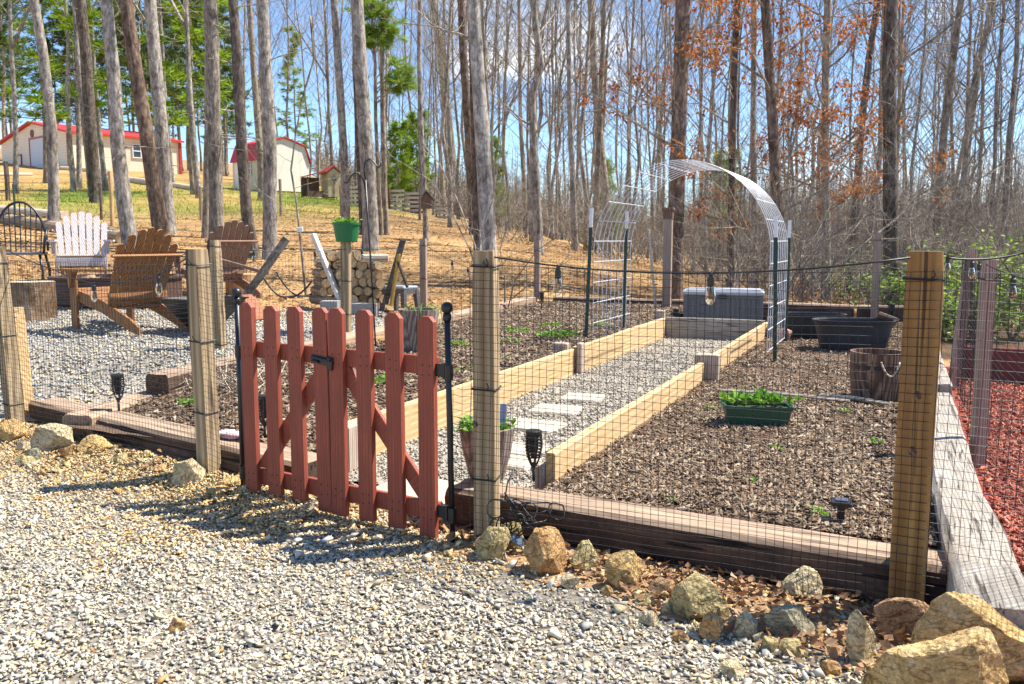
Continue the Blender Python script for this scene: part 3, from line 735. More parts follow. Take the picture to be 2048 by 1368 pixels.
net(UV(-5.5, 13.25), UV(-.33, 13.1), .3, 1.12, .05, 9, 'black netting across the back of the garden', knot=False, rad=.0012)
net(G(442, 716, .22)+Vector((0, -.05, 0)), G(692, 672, .27), .25, 1.12, .04, 10, 'black netting along the patio edge behind the gate', knot=False)
net(G(692, 672, .27), G(848, 626, .27), .3, 1.15, .045, 11, 'black netting in front of the firewood stack', knot=False)
net(G(848, 626, .27), G(1075, 596, .3), .3, 1.12, .05, 12, 'black netting from the thin post to the back corner', knot=False)
net(fo(PL1, .046)+Vector((-.1, .1, 0)), G(442, 716, .22), .2, 1.08, .04, 13, 'black netting across the patio side left of the bed', knot=False)

# ================================================================== GATE
gd = (GR-GL).to_2d(); GW = gd.length; ga = math.atan2(gd.y, gd.x)
gate = thing('picket_gate', 'red stained picket gate with Z-shaped braces and a black latch', 'gate', (GL.x, GL.y, .025), ga)
def picket(x, w, h, bot, tilt=0, seed=0):
    mb = MB(); k = w*.27
    mb.poly([(-w/2, 0), (w/2, 0), (w/2, h-k), (w/2-k, h), (-w/2+k, h), (-w/2, h-k)], -.012, .012)
    o = obj('picket', mb, m_red, gate, (x, -.0145, bot)); o.rotation_euler = (0, tilt, 0); return o
pw = .078; s_ = GW/1.095
for i, (x, h, b, t) in enumerate([(.042, .915, -.005, 0), (.192, .90, 0, .004), (.342, .90, .003, -.004), (.498, .905, 0, -.010), (.578, .91, -.004, .004), (.732, .905, 0, 0), (.890, .905, -.005, -.004), (1.052, .905, -.012, 0)]):
    picket(x*s_, pw*s_, h, b, t)
for z in (.655, .055):
    mb = MB(); mb.box((GW/2, .0, 0), (GW-.01, .022, .075), None, .003); obj('rail', mb, m_red, gate, (0, .0092, z+.0375))
def brace(x0, z0, x1, z1):
    mb = MB(); L = math.hypot(x1-x0, z1-z0); mb.box((0, 0, 0), (L, .0215, .068), None, .003)
    o = obj('brace', mb, m_red, gate, ((x0+x1)/2, .0085, (z0+z1)/2)); o.rotation_euler = (0, -math.atan2(z1-z0, x1-x0), 0)
mb = MB(); mb.lathe([(.0038, 0), (.0034, .0012), (.0005, .0013)], 7); scm = mb.mesh('screw'); scm.materials.append(m_blackiron)
for q in [c for c in gate.children if c.name.startswith('picket')]:
    for z in (.672, .712, .078, .116):
        for dx in (-.017, .018):
            o = link(bpy.data.objects.new('screw', scm), q, (dx+rnd.gauss(0, .002), -.012, z+rnd.gauss(0, .003))); o.rotation_euler = (R(90), 0, 0)
brace(.10, .145, .49*s_, .64); brace(.60*s_, .64, 1.02*s_, .15)
la = link(bpy.data.objects.new('latch', None), gate, (.52*s_, -.026, .675), 0)
mb = MB(); mb.box((-.02, 0, 0), (.12, .006, .035), None, .002); mb.box((.035, -.004, -.006), (.03, .012, .055), None, .003); mb.tube([(-.07, -.008, .008), (.045, -.008, .008)], .006, 8); mb.tube([(-.07, -.008, -.008), (-.03, -.008, -.008)], .005, 8); mb.sphere((.04, -.014, .018), .009, 8, 6)
bpy.data.objects.remove(la); la = obj('latch', mb, m_blackiron, gate, (.52*s_, -.0285, .675)); la.rotation_euler = (0, R(6), 0)
for z in (.68, .10):
    mb = MB(); mb.box((0, 0, 0), (.05, .012, .05), None, .002); mb.tube([(.03, -.004, -.03), (.03, -.004, .03)], .011, 8); obj('hinge', mb, m_blackiron, gate, (GW+.012, -.008, z))
def rod(p, h, lean, label):
    r = thing('gate_rod', label, 'rod', (p.x, p.y, 0), 0, 'black ball topped rods of the gate')
    mb = MB(); mb.tube([(0, 0, -.02), (lean*.5, 0, h*.5), (lean, 0, h)], .0125, 10); obj('rod_shaft', mb, m_blackiron, r, smooth=True)
    mb = MB(); mb.sphere((lean, 0, h+.016), .024, 16, 10); mb.lathe([(.016, h-.035), (.018, h-.02), (.016, h-.006)], 12, (lean, 0, 0)); obj('ball_finial', mb, m_blackiron, r, smooth=True)
    for z in (.12, .7):
        mb = MB(); mb.lathe([(.0175, z-.03), (.0185, z), (.0175, z+.03)], 10, (lean*z, 0, 0)); obj('collar', mb, m_blackiron, r)
rod(GR+Vector((.055, -.045, 0)), .94, -.015, 'black ball topped rod at the hinge side of the gate')
rod(GL+Vector((-.035, .02, 0)), .96, .0, 'black ball topped rod at the latch side of the gate')
# ================================================================== STRING LIGHTS
def lights(label, pts, bulbs, sag=.03, name='string_light', br=.018):
    root = thing(name, label, 'string light', pts[0], 0, 'festoon lights strung between the posts'); o = Vector(pts[0])
    mb = MB(); path = []
    for a, b in zip(pts[:-1], pts[1:]):
        a = Vector(a)-o; b = Vector(b)-o
        for i in range(12):
            t = i/12; p = a.lerp(b, t); p.z -= sag*4*t*(1-t); path.append(p)
    path.append(Vector(pts[-1])-o); mb.tube(path, .0034, 6); obj('cable', mb, m_cable, root, smooth=True)
    for t in bulbs:
        k = t*(len(path)-1); i = int(k); p = path[i].lerp(path[min(i+1, len(path)-1)], k-i)
        s = br/.018
        mb = MB(); mb.lathe([(.005, .004), (.0075, 0), (.0075, -.012), (.012, -.016), (.0125, -.042), (.010, -.046)], 12)
        so = obj('socket', mb, m_black, root, p, smooth=False); so.scale = (s,)*3
        mb = MB(); mb.lathe([(.010, -.044), (.0135, -.054), (.018, -.075), (.0185, -.085), (.015, -.098), (.0075, -.108), (.001, -.111)], 14)
        obj('glass_bulb', mb, m_glass, so, smooth=True)
        mb = MB()
        for q in range(4): mb.tube([(.005*math.cos(q*1.57), .005*math.sin(q*1.57), -.058), (.007*math.cos(q*1.57), .007*math.sin(q*1.57), -.09)], .0012, 4)
        mb.tube([(0, 0, -.045), (0, 0, -.062)], .003, 5); obj('filament', mb, m_filament, so)
    return root
lights('festoon string across the front right bay with two clear bulbs', [PC+Vector((.03, -.03, 1.155)), PR+Vector((-.06, -.03, 1.165))], [.185, .575], .055)
q1 = at(0, 492, 5.75); q2 = at(372, 512, 4.38)
lights('festoon string drooping over the left bay with two clear bulbs', [q1, at(110, 540, 5.4), at(187, 566, 5.05), at(300, 556, 4.7), q2+Vector((.05, -.02, .02))], [.5, .80], .012)
lights('festoon string near the right edge with hanging clear bulbs', [PR+Vector((.06, -.01, 1.165)), at(2048, 506, 2.75), at(2120, 520, 2.4)], [], .012)
lights('bunched festoon bulbs beside the brown post in the red mulch', [at(1880, 507, 5.6), at(1955, 520, 4.9), at(1972, 528, 4.5), at(2030, 552, 4.0), at(2110, 570, 3.6)], [.06, .22, .32, .47, .74], .004)
lights('festoon string along the patio edge behind the gate', [G(442, 716, .22)+Vector((0, 0, .98)), at(508, 500, 7.9), at(690, 498, 8.6), at(850, 492, 12.0)], [.33, .55, .72], .02, br=.02)
lights('festoon string along the back left fence with two bulbs', [at(850, 490, 12.0), at(936, 535, 11.5), at(1075, 492, 14.2)], [.5, .32], .02, br=.024)

# ================================================================== SMALL GARDEN THINGS
def torch(p, label, h=.42, s=1):
    r = thing('solar_torch', label, 'solar light', p, rnd.random()*3, 'black solar torch lights'); r.scale = (s*.86,)*3; h *= .60
    mb = MB(); mb.tube([(0, 0, -.03), (0, 0, h-.2)], .0085, 8); mb.lathe([(.0085, h-.205), (.012, h-.19), (.02, h-.175)], 10); obj('stake', mb, m_black, r, smooth=True)
    mb = MB()
    for k in range(5):
        a = k*1.2566; mb.tube([(.012*math.cos(a), .012*math.sin(a), h-.19), (.030*math.cos(a), .030*math.sin(a), h-.15), (.043*math.cos(a), .043*math.sin(a), h-.09), (.040*math.cos(a), .040*math.sin(a), h-.02)], .005, 5)
    for k in range(8):
        z = h-.145+k*.0165; rr = .028+.015*math.sin((k+2)/10*2.6)
        mb.lathe([(rr-.004, z), (rr+.003, z+.001), (rr+.003, z+.005), (rr-.004, z+.006)], 16, cap=False)
    mb.lathe([(.014, h-.15), (.026, h-.09), (.026, h-.02)], 12)
    obj('cage_head', mb, m_black, r)
    mb = MB(); mb.lathe([(.041, h-.022), (.044, h-.015), (.044, h-.004), (.036, h), (.001, h+.002)], 18); obj('solar_cap', mb, m_black, r)
    return r
torch(G(1067, 950, .17), 'black solar torch in front of the near path stepping stones', .40, 1.0)
torch(G(238, 822, .17), 'black solar torch behind the left front tie', .45, 1.0)
torch(G(530, 868, .17), 'black solar torch seen through the left pickets of the gate', .42, 1.0)
torch(G(1083, 614, .3), 'small distant solar torch at the back left garden corner', .40)
torch(UV(-2.66, 11.2, .1), 'small distant solar torch left of the grey deck box', .45)
torch(UV(-.10, 11.3, .12), 'dark solar torch rising behind the black oval tubs', .62, 1.1)
# square solar light
p = G(1681, 1046, .13); r = thing('solar_path_light', 'little square black solar light in the mulch behind the front tie', 'solar light', p, R(-20))
mb = MB(); mb.box((0, 0, .035), (.028, .028, .08)); obj('stem', mb, m_black, r)
mb = MB(); mb.box((0, 0, .082), (.075, .075, .018), None, .004); obj('housing', mb, m_black, r)
mb = MB(); mb.box((0, 0, .0935), (.045, .045, .006), None, .001); obj('solar_cell', mb, plain('solar_cell', (.10,.12,.16), .2, .5, 90, 0), r)
# leafy plants
def foliage(mb, c, R0, n, L, r=rnd, flat=.6, rise=.0):
    for i in range(n):
        a = r.random()*6.283; q = r.random()**.6*R0
        base = Vector((c[0]+q*math.cos(a)*.6, c[1]+q*math.sin(a)*.6, c[2]))
        d = Vector((math.cos(a)*(.4+r.random()), math.sin(a)*(.4+r.random()), flat*(.3+r.random())+rise))
        st = base+d*L*(.3+.7*r.random()); mb.leaf(st, d+Vector((r.gauss(0, .5), r.gauss(0, .5), r.gauss(0, .3))), (r.gauss(0, .4), r.gauss(0, .4), 1), L*(.7+.5*r.random()), L*(.6+.3*r.random()), .12)
def sprout(p, label, R0, n, L, mat=None, group='seedlings in the beds', flat=.6, name='seedling'):
    mb = MB(); foliage(mb, (0, 0, 0), R0, n, L, random.Random(int(p.x*1000)), flat)
    return tag(obj(name, mb, mat or m_leafgreen, None, p), label, 'plant', group)
for px, py, h, R0, n, L, lb in [
    (1552, 898, .13, .03, 14, .02, 'tiny seedling in front of the green planter in the right bed'), (1755, 886, .13, .05, 20, .024, 'small rosette seedling just left of the amber post'),
    (1510, 965, .13, .05, 22, .02, 'low seedling in the middle of the near right bed'), (1422, 818, .13, .03, 14, .022, 'small seedling left of the green planter'),
    (1640, 1030, .13, .025, 16, .03, 'upright green sprout beside the square solar light'), (1690, 822, .13, .05, 16, .02, 'pale rosette seedling right of the green planter'),
    (1360, 968, .13, .03, 10, .016, 'tiny sprout near the front edge of the right bed'), (1350, 1003, .14, .025, 9, .015, 'minute sprout just behind the front tie'),
    (1115, 672, .25, .30, 130, .05, 'bright green leafy patch at the left T-posts'), (1100, 652, .25, .14, 50, .04, 'low green clump behind the bright patch'),
    (1205, 650, .25, .12, 40, .035, 'green clump at the foot of the rear left T-post'), (1035, 664, .25, .18, 60, .04, 'pale green clump right of the tan post in the left bed'),
    (912, 690, .25, .12, 50, .04, 'green clump between the gate rod and tan post'), (1020, 684, .25, .10, 26, .035, 'thin green clump beside the tan post'),
    (755, 765, .24, .11, 90, .035, 'bright green bushy plant seen between the gate pickets'), (875, 752, .24, .05, 24, .03, 'small green plant beside the gate hinge'),
    (925, 742, .24, .07, 24, .03, 'small green plant right of the gate rod in the bed'), (1003, 718, .24, .05, 16, .03, 'small green tuft near the left path board'),
    (378, 808, .17, .05, 26, .04, 'small green sprout in the left corner bed'), (222, 866, .06, .03, 10, .03, 'sprig growing out of the front of the left tie'), (960, 765, .24, .06, 18, .03, 'faint green tuft behind the left path board')]:
    sprout(G(px, py, h), lb, R0, n, L)
# dead stems in left bed
mb = MB(); rr = random.Random(5)
for i in range(60):
    a = rr.random()*6.28; p = Vector((rr.gauss(0, .22), rr.gauss(0, .22), .0)); d = Vector((math.cos(a), math.sin(a), .3+rr.random()*.4))
    mb.tube([p, p+d*.10, p+d*.18+Vector((0, 0, .03)), p+d*.28+Vector((0, 0, -.03))], [.003, .003, .002, .001], 3)
tag(obj('dead_stems', mb, m_palelog, None, G(470, 762, .22)), 'tangle of dry pale stems in the left bed beside the gate', 'dead plant')
# green planter box
p = G(1512, 846, .12); r = thing('planter_box', 'dark green trough planter full of leafy strawberry plants', 'planter', p, R(-6))
def trough(w, d, h, t, flare=.03):
    mb = MB(); q = flare
    for (x0, y0, x1, y1) in ((-1,-1,1,-1), (1,-1,1,1), (1,1,-1,1), (-1,1,-1,-1)):
        A = Vector((x0*(w/2-q), y0*(d/2-q), 0)); B = Vector((x1*(w/2-q), y1*(d/2-q), 0)); A2 = Vector((x0*w/2, y0*d/2, h)); B2 = Vector((x1*w/2, y1*d/2, h))
        sc_ = 1-2*t/w; I = lambda v: Vector((v.x*sc_, v.y*(1-2*t/d), v.z)); mb.add([A, B, B2, A2, I(A), I(B), I(B2), I(A2)], [(0,1,2,3), (5,4,7,6), (3,2,6,7)])
    mb.box((0, 0, .01), (w-2*q-.004, d-2*q-.004, .02)); return mb
tb = trough(.39, .18, .115, .012, .022)
for y in (-.095, .095): tb.box((0, y, .112), (.41, .016, .014), None, .003)
for x in (-.2, .2): tb.box((x, 0, .112), (.016, .17, .0145), None, .003)
obj('trough', tb, m_dkgreen, r)
mb = MB(); mb.box((0, 0, .09), (.345, .135, .01)); obj('potting_soil', mb, m_soil, r)
mb = MB(); rr = random.Random(3)
for i in range(11): foliage(mb, (-.15+.03*i, rr.gauss(0, .02), .10), .07, 15, .050, rr, 1.0, .3)
obj('strawberry_leaves', mb, m_leafgreen, r)
# barrel planter with rope handle
def barrel(mat, R0, R1, h, nst=16, hoop=None):
    mb = MB()
    for k in range(nst):
        a0 = 6.2832*(k+.03)/nst; a1 = 6.2832*(k+.97)/nst; t = .016; rings = []
        for (rad, z) in ((R0, 0), ((R0+R1)/2+.006, h*.5), (R1, h)):
            rings.append([(rad*math.cos(a0), rad*math.sin(a0), z), (rad*math.cos(a1), rad*math.sin(a1), z), ((rad-t)*math.cos(a1), (rad-t)*math.sin(a1), z), ((rad-t)*math.cos(a0), (rad-t)*math.sin(a0), z)])
        mb.loft(rings)
    return mb
p = G(1752, 796, .12); r = thing('barrel_planter', 'brown wooden barrel planter with a rope handle, half behind the amber post', 'planter', p, .2)
obj('staves', barrel(m_barrel, .165, .185, .33), m_barrel, r)
mb = MB(); mb.lathe([(.178, .215), (.1815, .218), (.1825, .245), (.179, .248)], 32, cap=False); obj('hoop', mb, m_blackiron, r)
mb = MB(); mb.lathe([(.16, .285), (.001, .29)], 24); obj('potting_soil', mb, m_soil, r)
mb = MB(); a = R(-100); c = Vector((.183*math.cos(a), .183*math.sin(a), .25)); tdir = Vector((-math.sin(a), math.cos(a), 0)); out = Vector((math.cos(a), math.sin(a), 0))
mb.tube([c+tdir*x+out*(.012+.015*(1-abs(x)/.065))+Vector((0, 0, -.095*(1-(x/.065)**2)+.03)) for x in [-.065+.13*i/12 for i in range(13)]], .006, 6); obj('rope_handle', mb, m_palelog, r, smooth=True)
# front flower pot on the tie
p = G(974, 957, .172); r = thing('flower_pot', 'weathered wooden flower pot of greens behind the tan post', 'flower pot', p)
obj('staves', barrel(m_barrel_grey, .075, .125, .235, 14), m_barrel_grey, r)
mb = MB(); mb.lathe([(.105, .205), (.001, .21)], 18); obj('potting_soil', mb, m_soil, r)
mb = MB(); foliage(mb, (-.03, 0, .21), .10, 60, .045, random.Random(4), .7, .2); foliage(mb, (.07, -.02, .21), .05, 30, .04, random.Random(9), .6, .2); obj('pot_greens', mb, m_leafgreen, r)
mb = MB(); mb.box((.07, .03, .27), (.028, .006, .12), RY(.05)); obj('plant_label', mb, plain('pale_blue_plastic', (.30,.36,.62), .5, .1, 10, 0), r)
# wooden pot behind the gate (px 810-840, 610-720)
p = G(838, 704, .24); r = thing('flower_pot', 'tapered wooden pot standing behind the right end of the gate', 'flower pot', p)
obj('staves', barrel(m_barrel_grey, .12, .18, .38, 12), m_barrel_grey, r)
mb = MB(); mb.lathe([(.15, .33), (.001, .335)], 18); obj('potting_soil', mb, m_soil, r)
mb = MB()
for k in range(14):
    a = k*.7; mb.tube([(.05*math.cos(a), .05*math.sin(a), .33), (.12*math.cos(a), .12*math.sin(a), .42), (.24*math.cos(a), .24*math.sin(a), .36), (.27*math.cos(a), .27*math.sin(a), .18)], [.005, .004, .003, .001], 3)
obj('drooping_leaves', mb, m_leafgreen, r)
# oval tubs
def tub(p, rz, L, W, H, label):
    r = thing('oval_tub', label, 'tub', p, rz, 'black oval stock tubs')
    mb = MB(); a, b = L/2, W/2; n = 36
    prof = [(.78, 0), (.80, .02), (.93, H-.05), (.95, H-.045), (.95, H-.035), (.97, H-.03), (1.0, H-.006), (1.0, H), (.95, H), (.93, H-.01), (.78, .03)]
    mb.loft([[(a*k*math.copysign(abs(math.cos(t))**.75, math.cos(t)), b*k*math.copysign(abs(math.sin(t))**.75, math.sin(t)), z) for t in [6.2832*i/n for i in range(n)]] for k, z in prof])
    obj('tub_shell', mb, m_tub, r)
    mb = MB()
    for x in (-.35, .0, .35): mb.box((x*L, -b*.93, H*.8), (.03, .03, H*.22), None, .004)
    obj('moulded_lug', mb, m_tub, r) if False else None
    mb = MB(); n2 = 24; mb.lathe([(.86, H-.10), (.01, H-.09)], n2, sx=a, sy=b); obj('potting_soil', mb, m_soil, r)
tub(G(1712, 704, .12)+Vector((.06, .25, 0)), R(-8), .80, .46, .30, 'big black oval tub in the right bed near the barrel')
tub(G(1632, 684, .12)+Vector((.1, .5, 0)), R(-12), .78, .46, .27, 'farther black oval tub mostly behind the big one')
# leaning pale plank at tub
mb = MB(); mb.box((0, 0, .0), (.20, .9, .03), None, .004); o = tag(obj('leaning_plank', mb, m_tie_tan, None, G(1782, 700, .12)+Vector((.1, .45, .22)), R(-20)), 'pale plank sloping down beside the black tub', 'plank'); o.rotation_euler = (R(-16), R(20), R(-22))
# pale sticks lying in mulch
for a, b, lb in [((1435, 782), (1700, 802), 'long pale stick lying in front of the barrel'), ((1640, 792), (1780, 808), 'short grey plank end at the foot of the barrel')]:
    A = G(*a, .14); B = G(*b, .14); mb = MB(); mb.tube([(0, 0, .01), ((B-A)*.5)+Vector((0, 0, .016)), (B-A)], [.012, .014, .012], 5)
    tag(obj('fallen_stick', mb, m_palelog, None, A), lb, 'stick')
# pinkish stones at the tub end
for px, py, s, c in [(1590, 650, .11, 'round pinkish stone left of the farther tub'), (1570, 668, .09, 'smaller pink stone beside the right T-post')]:
    v, f = stone_temp(30, .8); mb = MB(); mb.add([Vector(q)*s for q in v], [tuple(q) for q in f]); tag(obj('garden_stone', mb, plain('pinkish_stone', (.52,.26,.18), .9, .3, 20, .3), None, G(px, py, .2)), c, 'stone')
# deck box
bc = UV(-2.12, 11.55, .0); r = thing('deck_box', 'grey plastic deck box at the end of the gravel path', 'deck box', bc, R(-15)); W, D, H = 1.0, .55, .56
mb = MB(); mb.box((0, 0, H*.47), (W-.05, D-.05, H*.94), None, .01)
for k in range(15): mb.box((-.44+.0629*k, -D/2+.022, H*.46), (.045, .012, H*.78), None, .003)
for s in (-1, 1): mb.box((s*(W/2-.03), -D/2+.03, H*.46), (.055, .055, H*.93), None, .006)
obj('chest', mb, m_grey, r)
mb = MB(); mb.box((0, 0, H*.94+.02), (W+.02, D+.02, .05), None, .012); mb.box((0, 0, H*.94+.05), (W-.06, D-.06, .025), None, .01); obj('lid', mb, m_greylid, r)
mb = MB(); mb.box((0, -D/2-.014, H*.90), (.10, .02, .05), None, .006); obj('hasp', mb, m_black, r)
# arch trellis: T posts and cattle panel
def tpost(u, v, z0, label, lean=0):
    r = thing('metal_stake', label, 'T-post', UV(u, v, z0), R(-24), 'green steel T-posts of the arch')
    h = 1.33; mb = MB(); mb.box((0, 0, h*.43), (.034, .008, h*.86)); mb.box((0, .016, h*.43), (.008, .030, h*.86))
    for k in range(24): mb.box((0, -.007, .06+k*.046), (.014, .010, .016))
    obj('stake_shaft', mb, m_tpost, r)
    mb = MB(); mb.box((0, 0, h*.93), (.034, .008, h*.14)); mb.box((0, .016, h*.93), (.008, .030, h*.14)); obj('white_tip', mb, m_white, r)
    r.rotation_euler = (0, R(lean), R(-24))
tpost(-2.83, 8.15, .2, 'green T-post at the front left foot of the arch', 2); tpost(-2.78, 9.25, .2, 'green T-post at the rear left foot of the arch', 1)
tpost(-1.02, 8.15, .10, 'green T-post with a white tip at the front right foot of the arch', -1.5); tpost(-1.13, 9.85, .10, 'green T-post at the rear right foot of the arch', 0)
def arch():
    mb = MB(); rw = .0040; uL, uR = -2.78, -1.10; zc = 1.12; vv = [8.22+1.27*i/9 for i in range(10)]
    def P(t, v):                # t along the panel 0..1
        L1 = zc-.2; Rr = (uR-uL)/2; arc = math.pi*Rr*.98; L = 2*L1+arc; s = t*L; sk = (v-8.2)*.16
        if s < L1: return UV(uL, v, .2+s)
        if s > L1+arc: return UV(uR, v, zc-(s-L1-arc))
        a = math.pi*(s-L1)/arc; return UV((uL+uR)/2-Rr*math.cos(a), v, zc+Rr*1.0*math.sin(a))
    for v in vv: mb.tube([P(i/60, v) for i in range(61)], rw, 5, False)
    L = 2*(zc-.2)+math.pi*.84; nr_ = int(L/.2)
    for k in range(nr_+1): mb.tube([P(k/nr_, vv[0]-.01), P(k/nr_, vv[-1]+.01)], rw*1.25, 5, False)
    tag(obj('arch_trellis', mb, m_wire), 'galvanised wire panel bent into an arch over the path', 'trellis')
arch()
# cable tangle by the tan post
p = G(1045, 1100, 0); r = thing('cable_tangle', 'tangled black light cable heaped against the tie by the tan post', 'cable', p); rr = random.Random(11)
mb = MB(); 
for k in range(9):
    c = Vector((rr.gauss(-.03, .05), rr.gauss(-.02, .012), .10+rr.gauss(.03, .04))); rd = .025+.035*rr.random(); ax = Vector((rr.gauss(0, .5), 1, rr.gauss(0, .5))).normalized(); e = ax.orthogonal().normalized(); g_ = ax.cross(e)
    mb.tube([c+e*rd*math.cos(t)*(1+.2*math.sin(2*t+k))+g_*rd*math.sin(t)*(.9+.3*math.sin(t*.5+k))+ax*.01*math.sin(3*t) for t in [6.6*i/20 for i in range(21)]], .0032, 5)
for k in range(7):
    a = Vector((-.075+rr.gauss(0, .012), -.02+rr.gauss(0, .01), .215+rr.gauss(0, .01))); b = Vector((.075+rr.gauss(0, .012), -.03+rr.gauss(0, .01), .075+rr.gauss(0, .012)))
    mb.tube([a, a.lerp(b, .3)+Vector((rr.gauss(0, .008),)*3), a.lerp(b, .7)+Vector((rr.gauss(0, .008),)*3), b], .0034, 5)
mb.tube([(-.07, -.02, .21), (-.06, 0, .27), (-.03, .03, .33)], .003, 5)
obj('cable_coils', mb, m_cable, r, smooth=True)
mb = MB(); mb.tube([(.065, -.03, .085), (.10, -.035, .06)], .013, 10); obj('plug', mb, m_black, r)
mb = MB(); mb.box((0, 0, 0), (.055, .012, .034), None, .003); o = obj('solar_panel', mb, plain('solar_panel_face', (.16,.22,.28), .15, .5, 60, 0), r, (-.02, -.06, .06)); o.rotation_euler = (R(-40), R(25), R(-15))
# black cap hanging on the post and a vine
# gloves / trowel on the left tie
p = G(485, 878, .175); r = thing('garden_gloves', 'pale pink garden gloves with purple cuffs lying on the tie by the gate', 'gloves', p, R(-30)); pk = plain('pink_fabric', (.72,.52,.58), .9, .15, 60, .3); pu = plain('lilac_fabric', (.36,.25,.48), .9, .3, 60, .3)
for q, (dx, dz) in enumerate(((0, 0), (.03, .016))):
    mb = MB(); mb.loft([[(x+dx, dz*1.5+y*w-(.03 if q else 0), .004+dz+z*.018) for y, z in ((-1, 0), (-.7, .6), (0, 1), (.7, .6), (1, 0), (0, -.1))] for x, w in ((-.02, .03), (-.05, .045), (-.09, .048), (-.12, .044))])
    for k in range(4): yy = -.032+.021*k; mb.tube([(-.115+dx, yy+dz*1.5-(.03 if q else 0), .012+dz), (-.155+dx, yy*1.15-(.03 if q else 0), .013+dz), (-.185-.008*(k in (1, 2))+dx, yy*1.25-(.03 if q else 0), .009+dz)], [.0105, .010, .006], 7)
    mb.tube([(-.05+dx, .035, .012+dz), (-.085+dx, .075, .012+dz), (-.11+dx, .085, .01+dz)], [.012, .011, .007], 7)
    obj('glove', mb, pk, r, smooth=True)
mb = MB(); mb.lathe([(.018, -.03), (.03, -.02), (.032, .03), (.024, .045)], 12); o = obj('cuff', mb, pu, r, (.04, 0, .03), smooth=True); o.rotation_euler = (0, R(90), 0)
# ================================================================== ROCKS
rock_cols = {k: tuple(tuple(min(.85, x*1.32) for x in c) for c in v) for k, v in {'tan': ((.52,.31,.13), (.34,.17,.06), (.64,.46,.25)), 'olive': ((.48,.38,.18), (.30,.235,.11), (.60,.51,.29)), 'gold': ((.56,.37,.15), (.38,.23,.08), (.66,.50,.28)),
             'grey': ((.36,.33,.22), (.24,.22,.15), (.48,.44,.31)), 'brown': ((.44,.27,.14), (.28,.16,.08), (.56,.39,.23)), 'pale': ((.58,.47,.28), (.42,.33,.17), (.70,.60,.42))}.items()}
def rockmat(k):
    c, lo, hi = rock_cols[k]; m, nt, b = newmat(k+'_rock')
    v = coords(nt); n1 = noise(nt, v, 9, 8, .7, .5); n2 = noise(nt, v, 50, 5, .7); n3 = noise(nt, coords(nt, (1,1,3)), 4, 4, .6, 1.5)
    col = ramp(nt, n1, [(.3, lo), (.5, c), (.72, hi)]); f = ramp(nt, n2, [(.3, (.55,)*3), (.7, (1.25,)*3)]); n5 = noise(nt, v, 130, 4, .7); n6 = noise(nt, coords(nt, (1,1,2.5)), 6, 3, .5, 2.0)
    col = mixc(nt, 1, mixc(nt, 1, col, ramp(nt, n5, [(.35, (.75,)*3), (.65, (1.15,)*3)]), 'MULTIPLY'), ramp(nt, n6, [(.455, (1,1,1)), (.485, (.45,.4,.35)), (.515, (1,1,1))]), 'MULTIPLY'); col = mixc(nt, 1, col, f, 'MULTIPLY'); col = mixc(nt, ramp(nt, n3, [(.56, (0,0,0)), (.66, (.55,.55,.55))]), col, (.30,.15,.06))
    nt.links.new(col, b.inputs['Base Color']); b.inputs['Roughness'].default_value = .9; b.inputs['Specular IOR Level'].default_value = .2
    mx = nt.nodes.new('ShaderNodeMath'); mx.operation = 'ADD'; nt.links.new(n1, mx.inputs[0]); nt.links.new(n2, mx.inputs[1]); bump(nt, b, mx.outputs[0], 1.0, .022); return m
rmat = {k: rockmat(k) for k in rock_cols}
def rock(px, py, w, h, kind, label, seed, dep=None, rot=0, z=0, cuts=13, tilt=0):
    """px,py: foot of the rock in the picture; w,h: its size in the picture"""
    p = G(px, py, z); s = p.y/F; W, H = w*s, h*s; D = (dep or .75)*W
    bm = bmesh.new(); bmesh.ops.create_icosphere(bm, subdivisions=5 if w > 50 else 4, radius=1); r = random.Random(seed); off = Vector((r.random()*40, r.random()*40, r.random()*40))
    planes = []
    for i in range(cuts):
        nn = Vector((r.gauss(0, 1), r.gauss(0, 1), r.gauss(0, .8))).normalized(); planes.append((nn, .50+.28*r.random()))
    for v in bm.verts:
        q = v.co.copy()
        for nn, d in planes:
            k = q.dot(nn)-d
            if k > 0: q -= nn*k*.98
        q *= 1+.13*mn.noise(q*1.3+off)+.05*mn.noise(q*3.2+off)+.045*abs(mn.noise(q*6+off))+.022*mn.noise(q*13+off)+.012*mn.noise(q*27+off)
        v.co = q
    xs = [v.co.x for v in bm.verts]; ys = [v.co.y for v in bm.verts]; zs = [v.co.z for v in bm.verts]
    sx, sy, sz = (max(xs)-min(xs)), (max(ys)-min(ys)), (max(zs)-min(zs)); z0 = min(zs); cx, cy = (max(xs)+min(xs))/2, (max(ys)+min(ys))/2
    mb_ = bpy.data.meshes.new('rock')
    for v in bm.verts: v.co = ((v.co.x-cx)/sx*W, (v.co.y-cy)/sy*D, (v.co.z-z0)/sz*H*1.3-H*.28)
    bmesh.ops.rotate(bm, verts=bm.verts, cent=(0, 0, H*.3), matrix=RY(tilt))
    bm.to_mesh(mb_); bm.free(); mb_.materials.append(rmat[kind])
    o = link(bpy.data.objects.new('rock', mb_), None, (p.x, p.y+D*.35, z), rot); tag(o, label, 'rock', 'rocks lined up along the front of the fence')
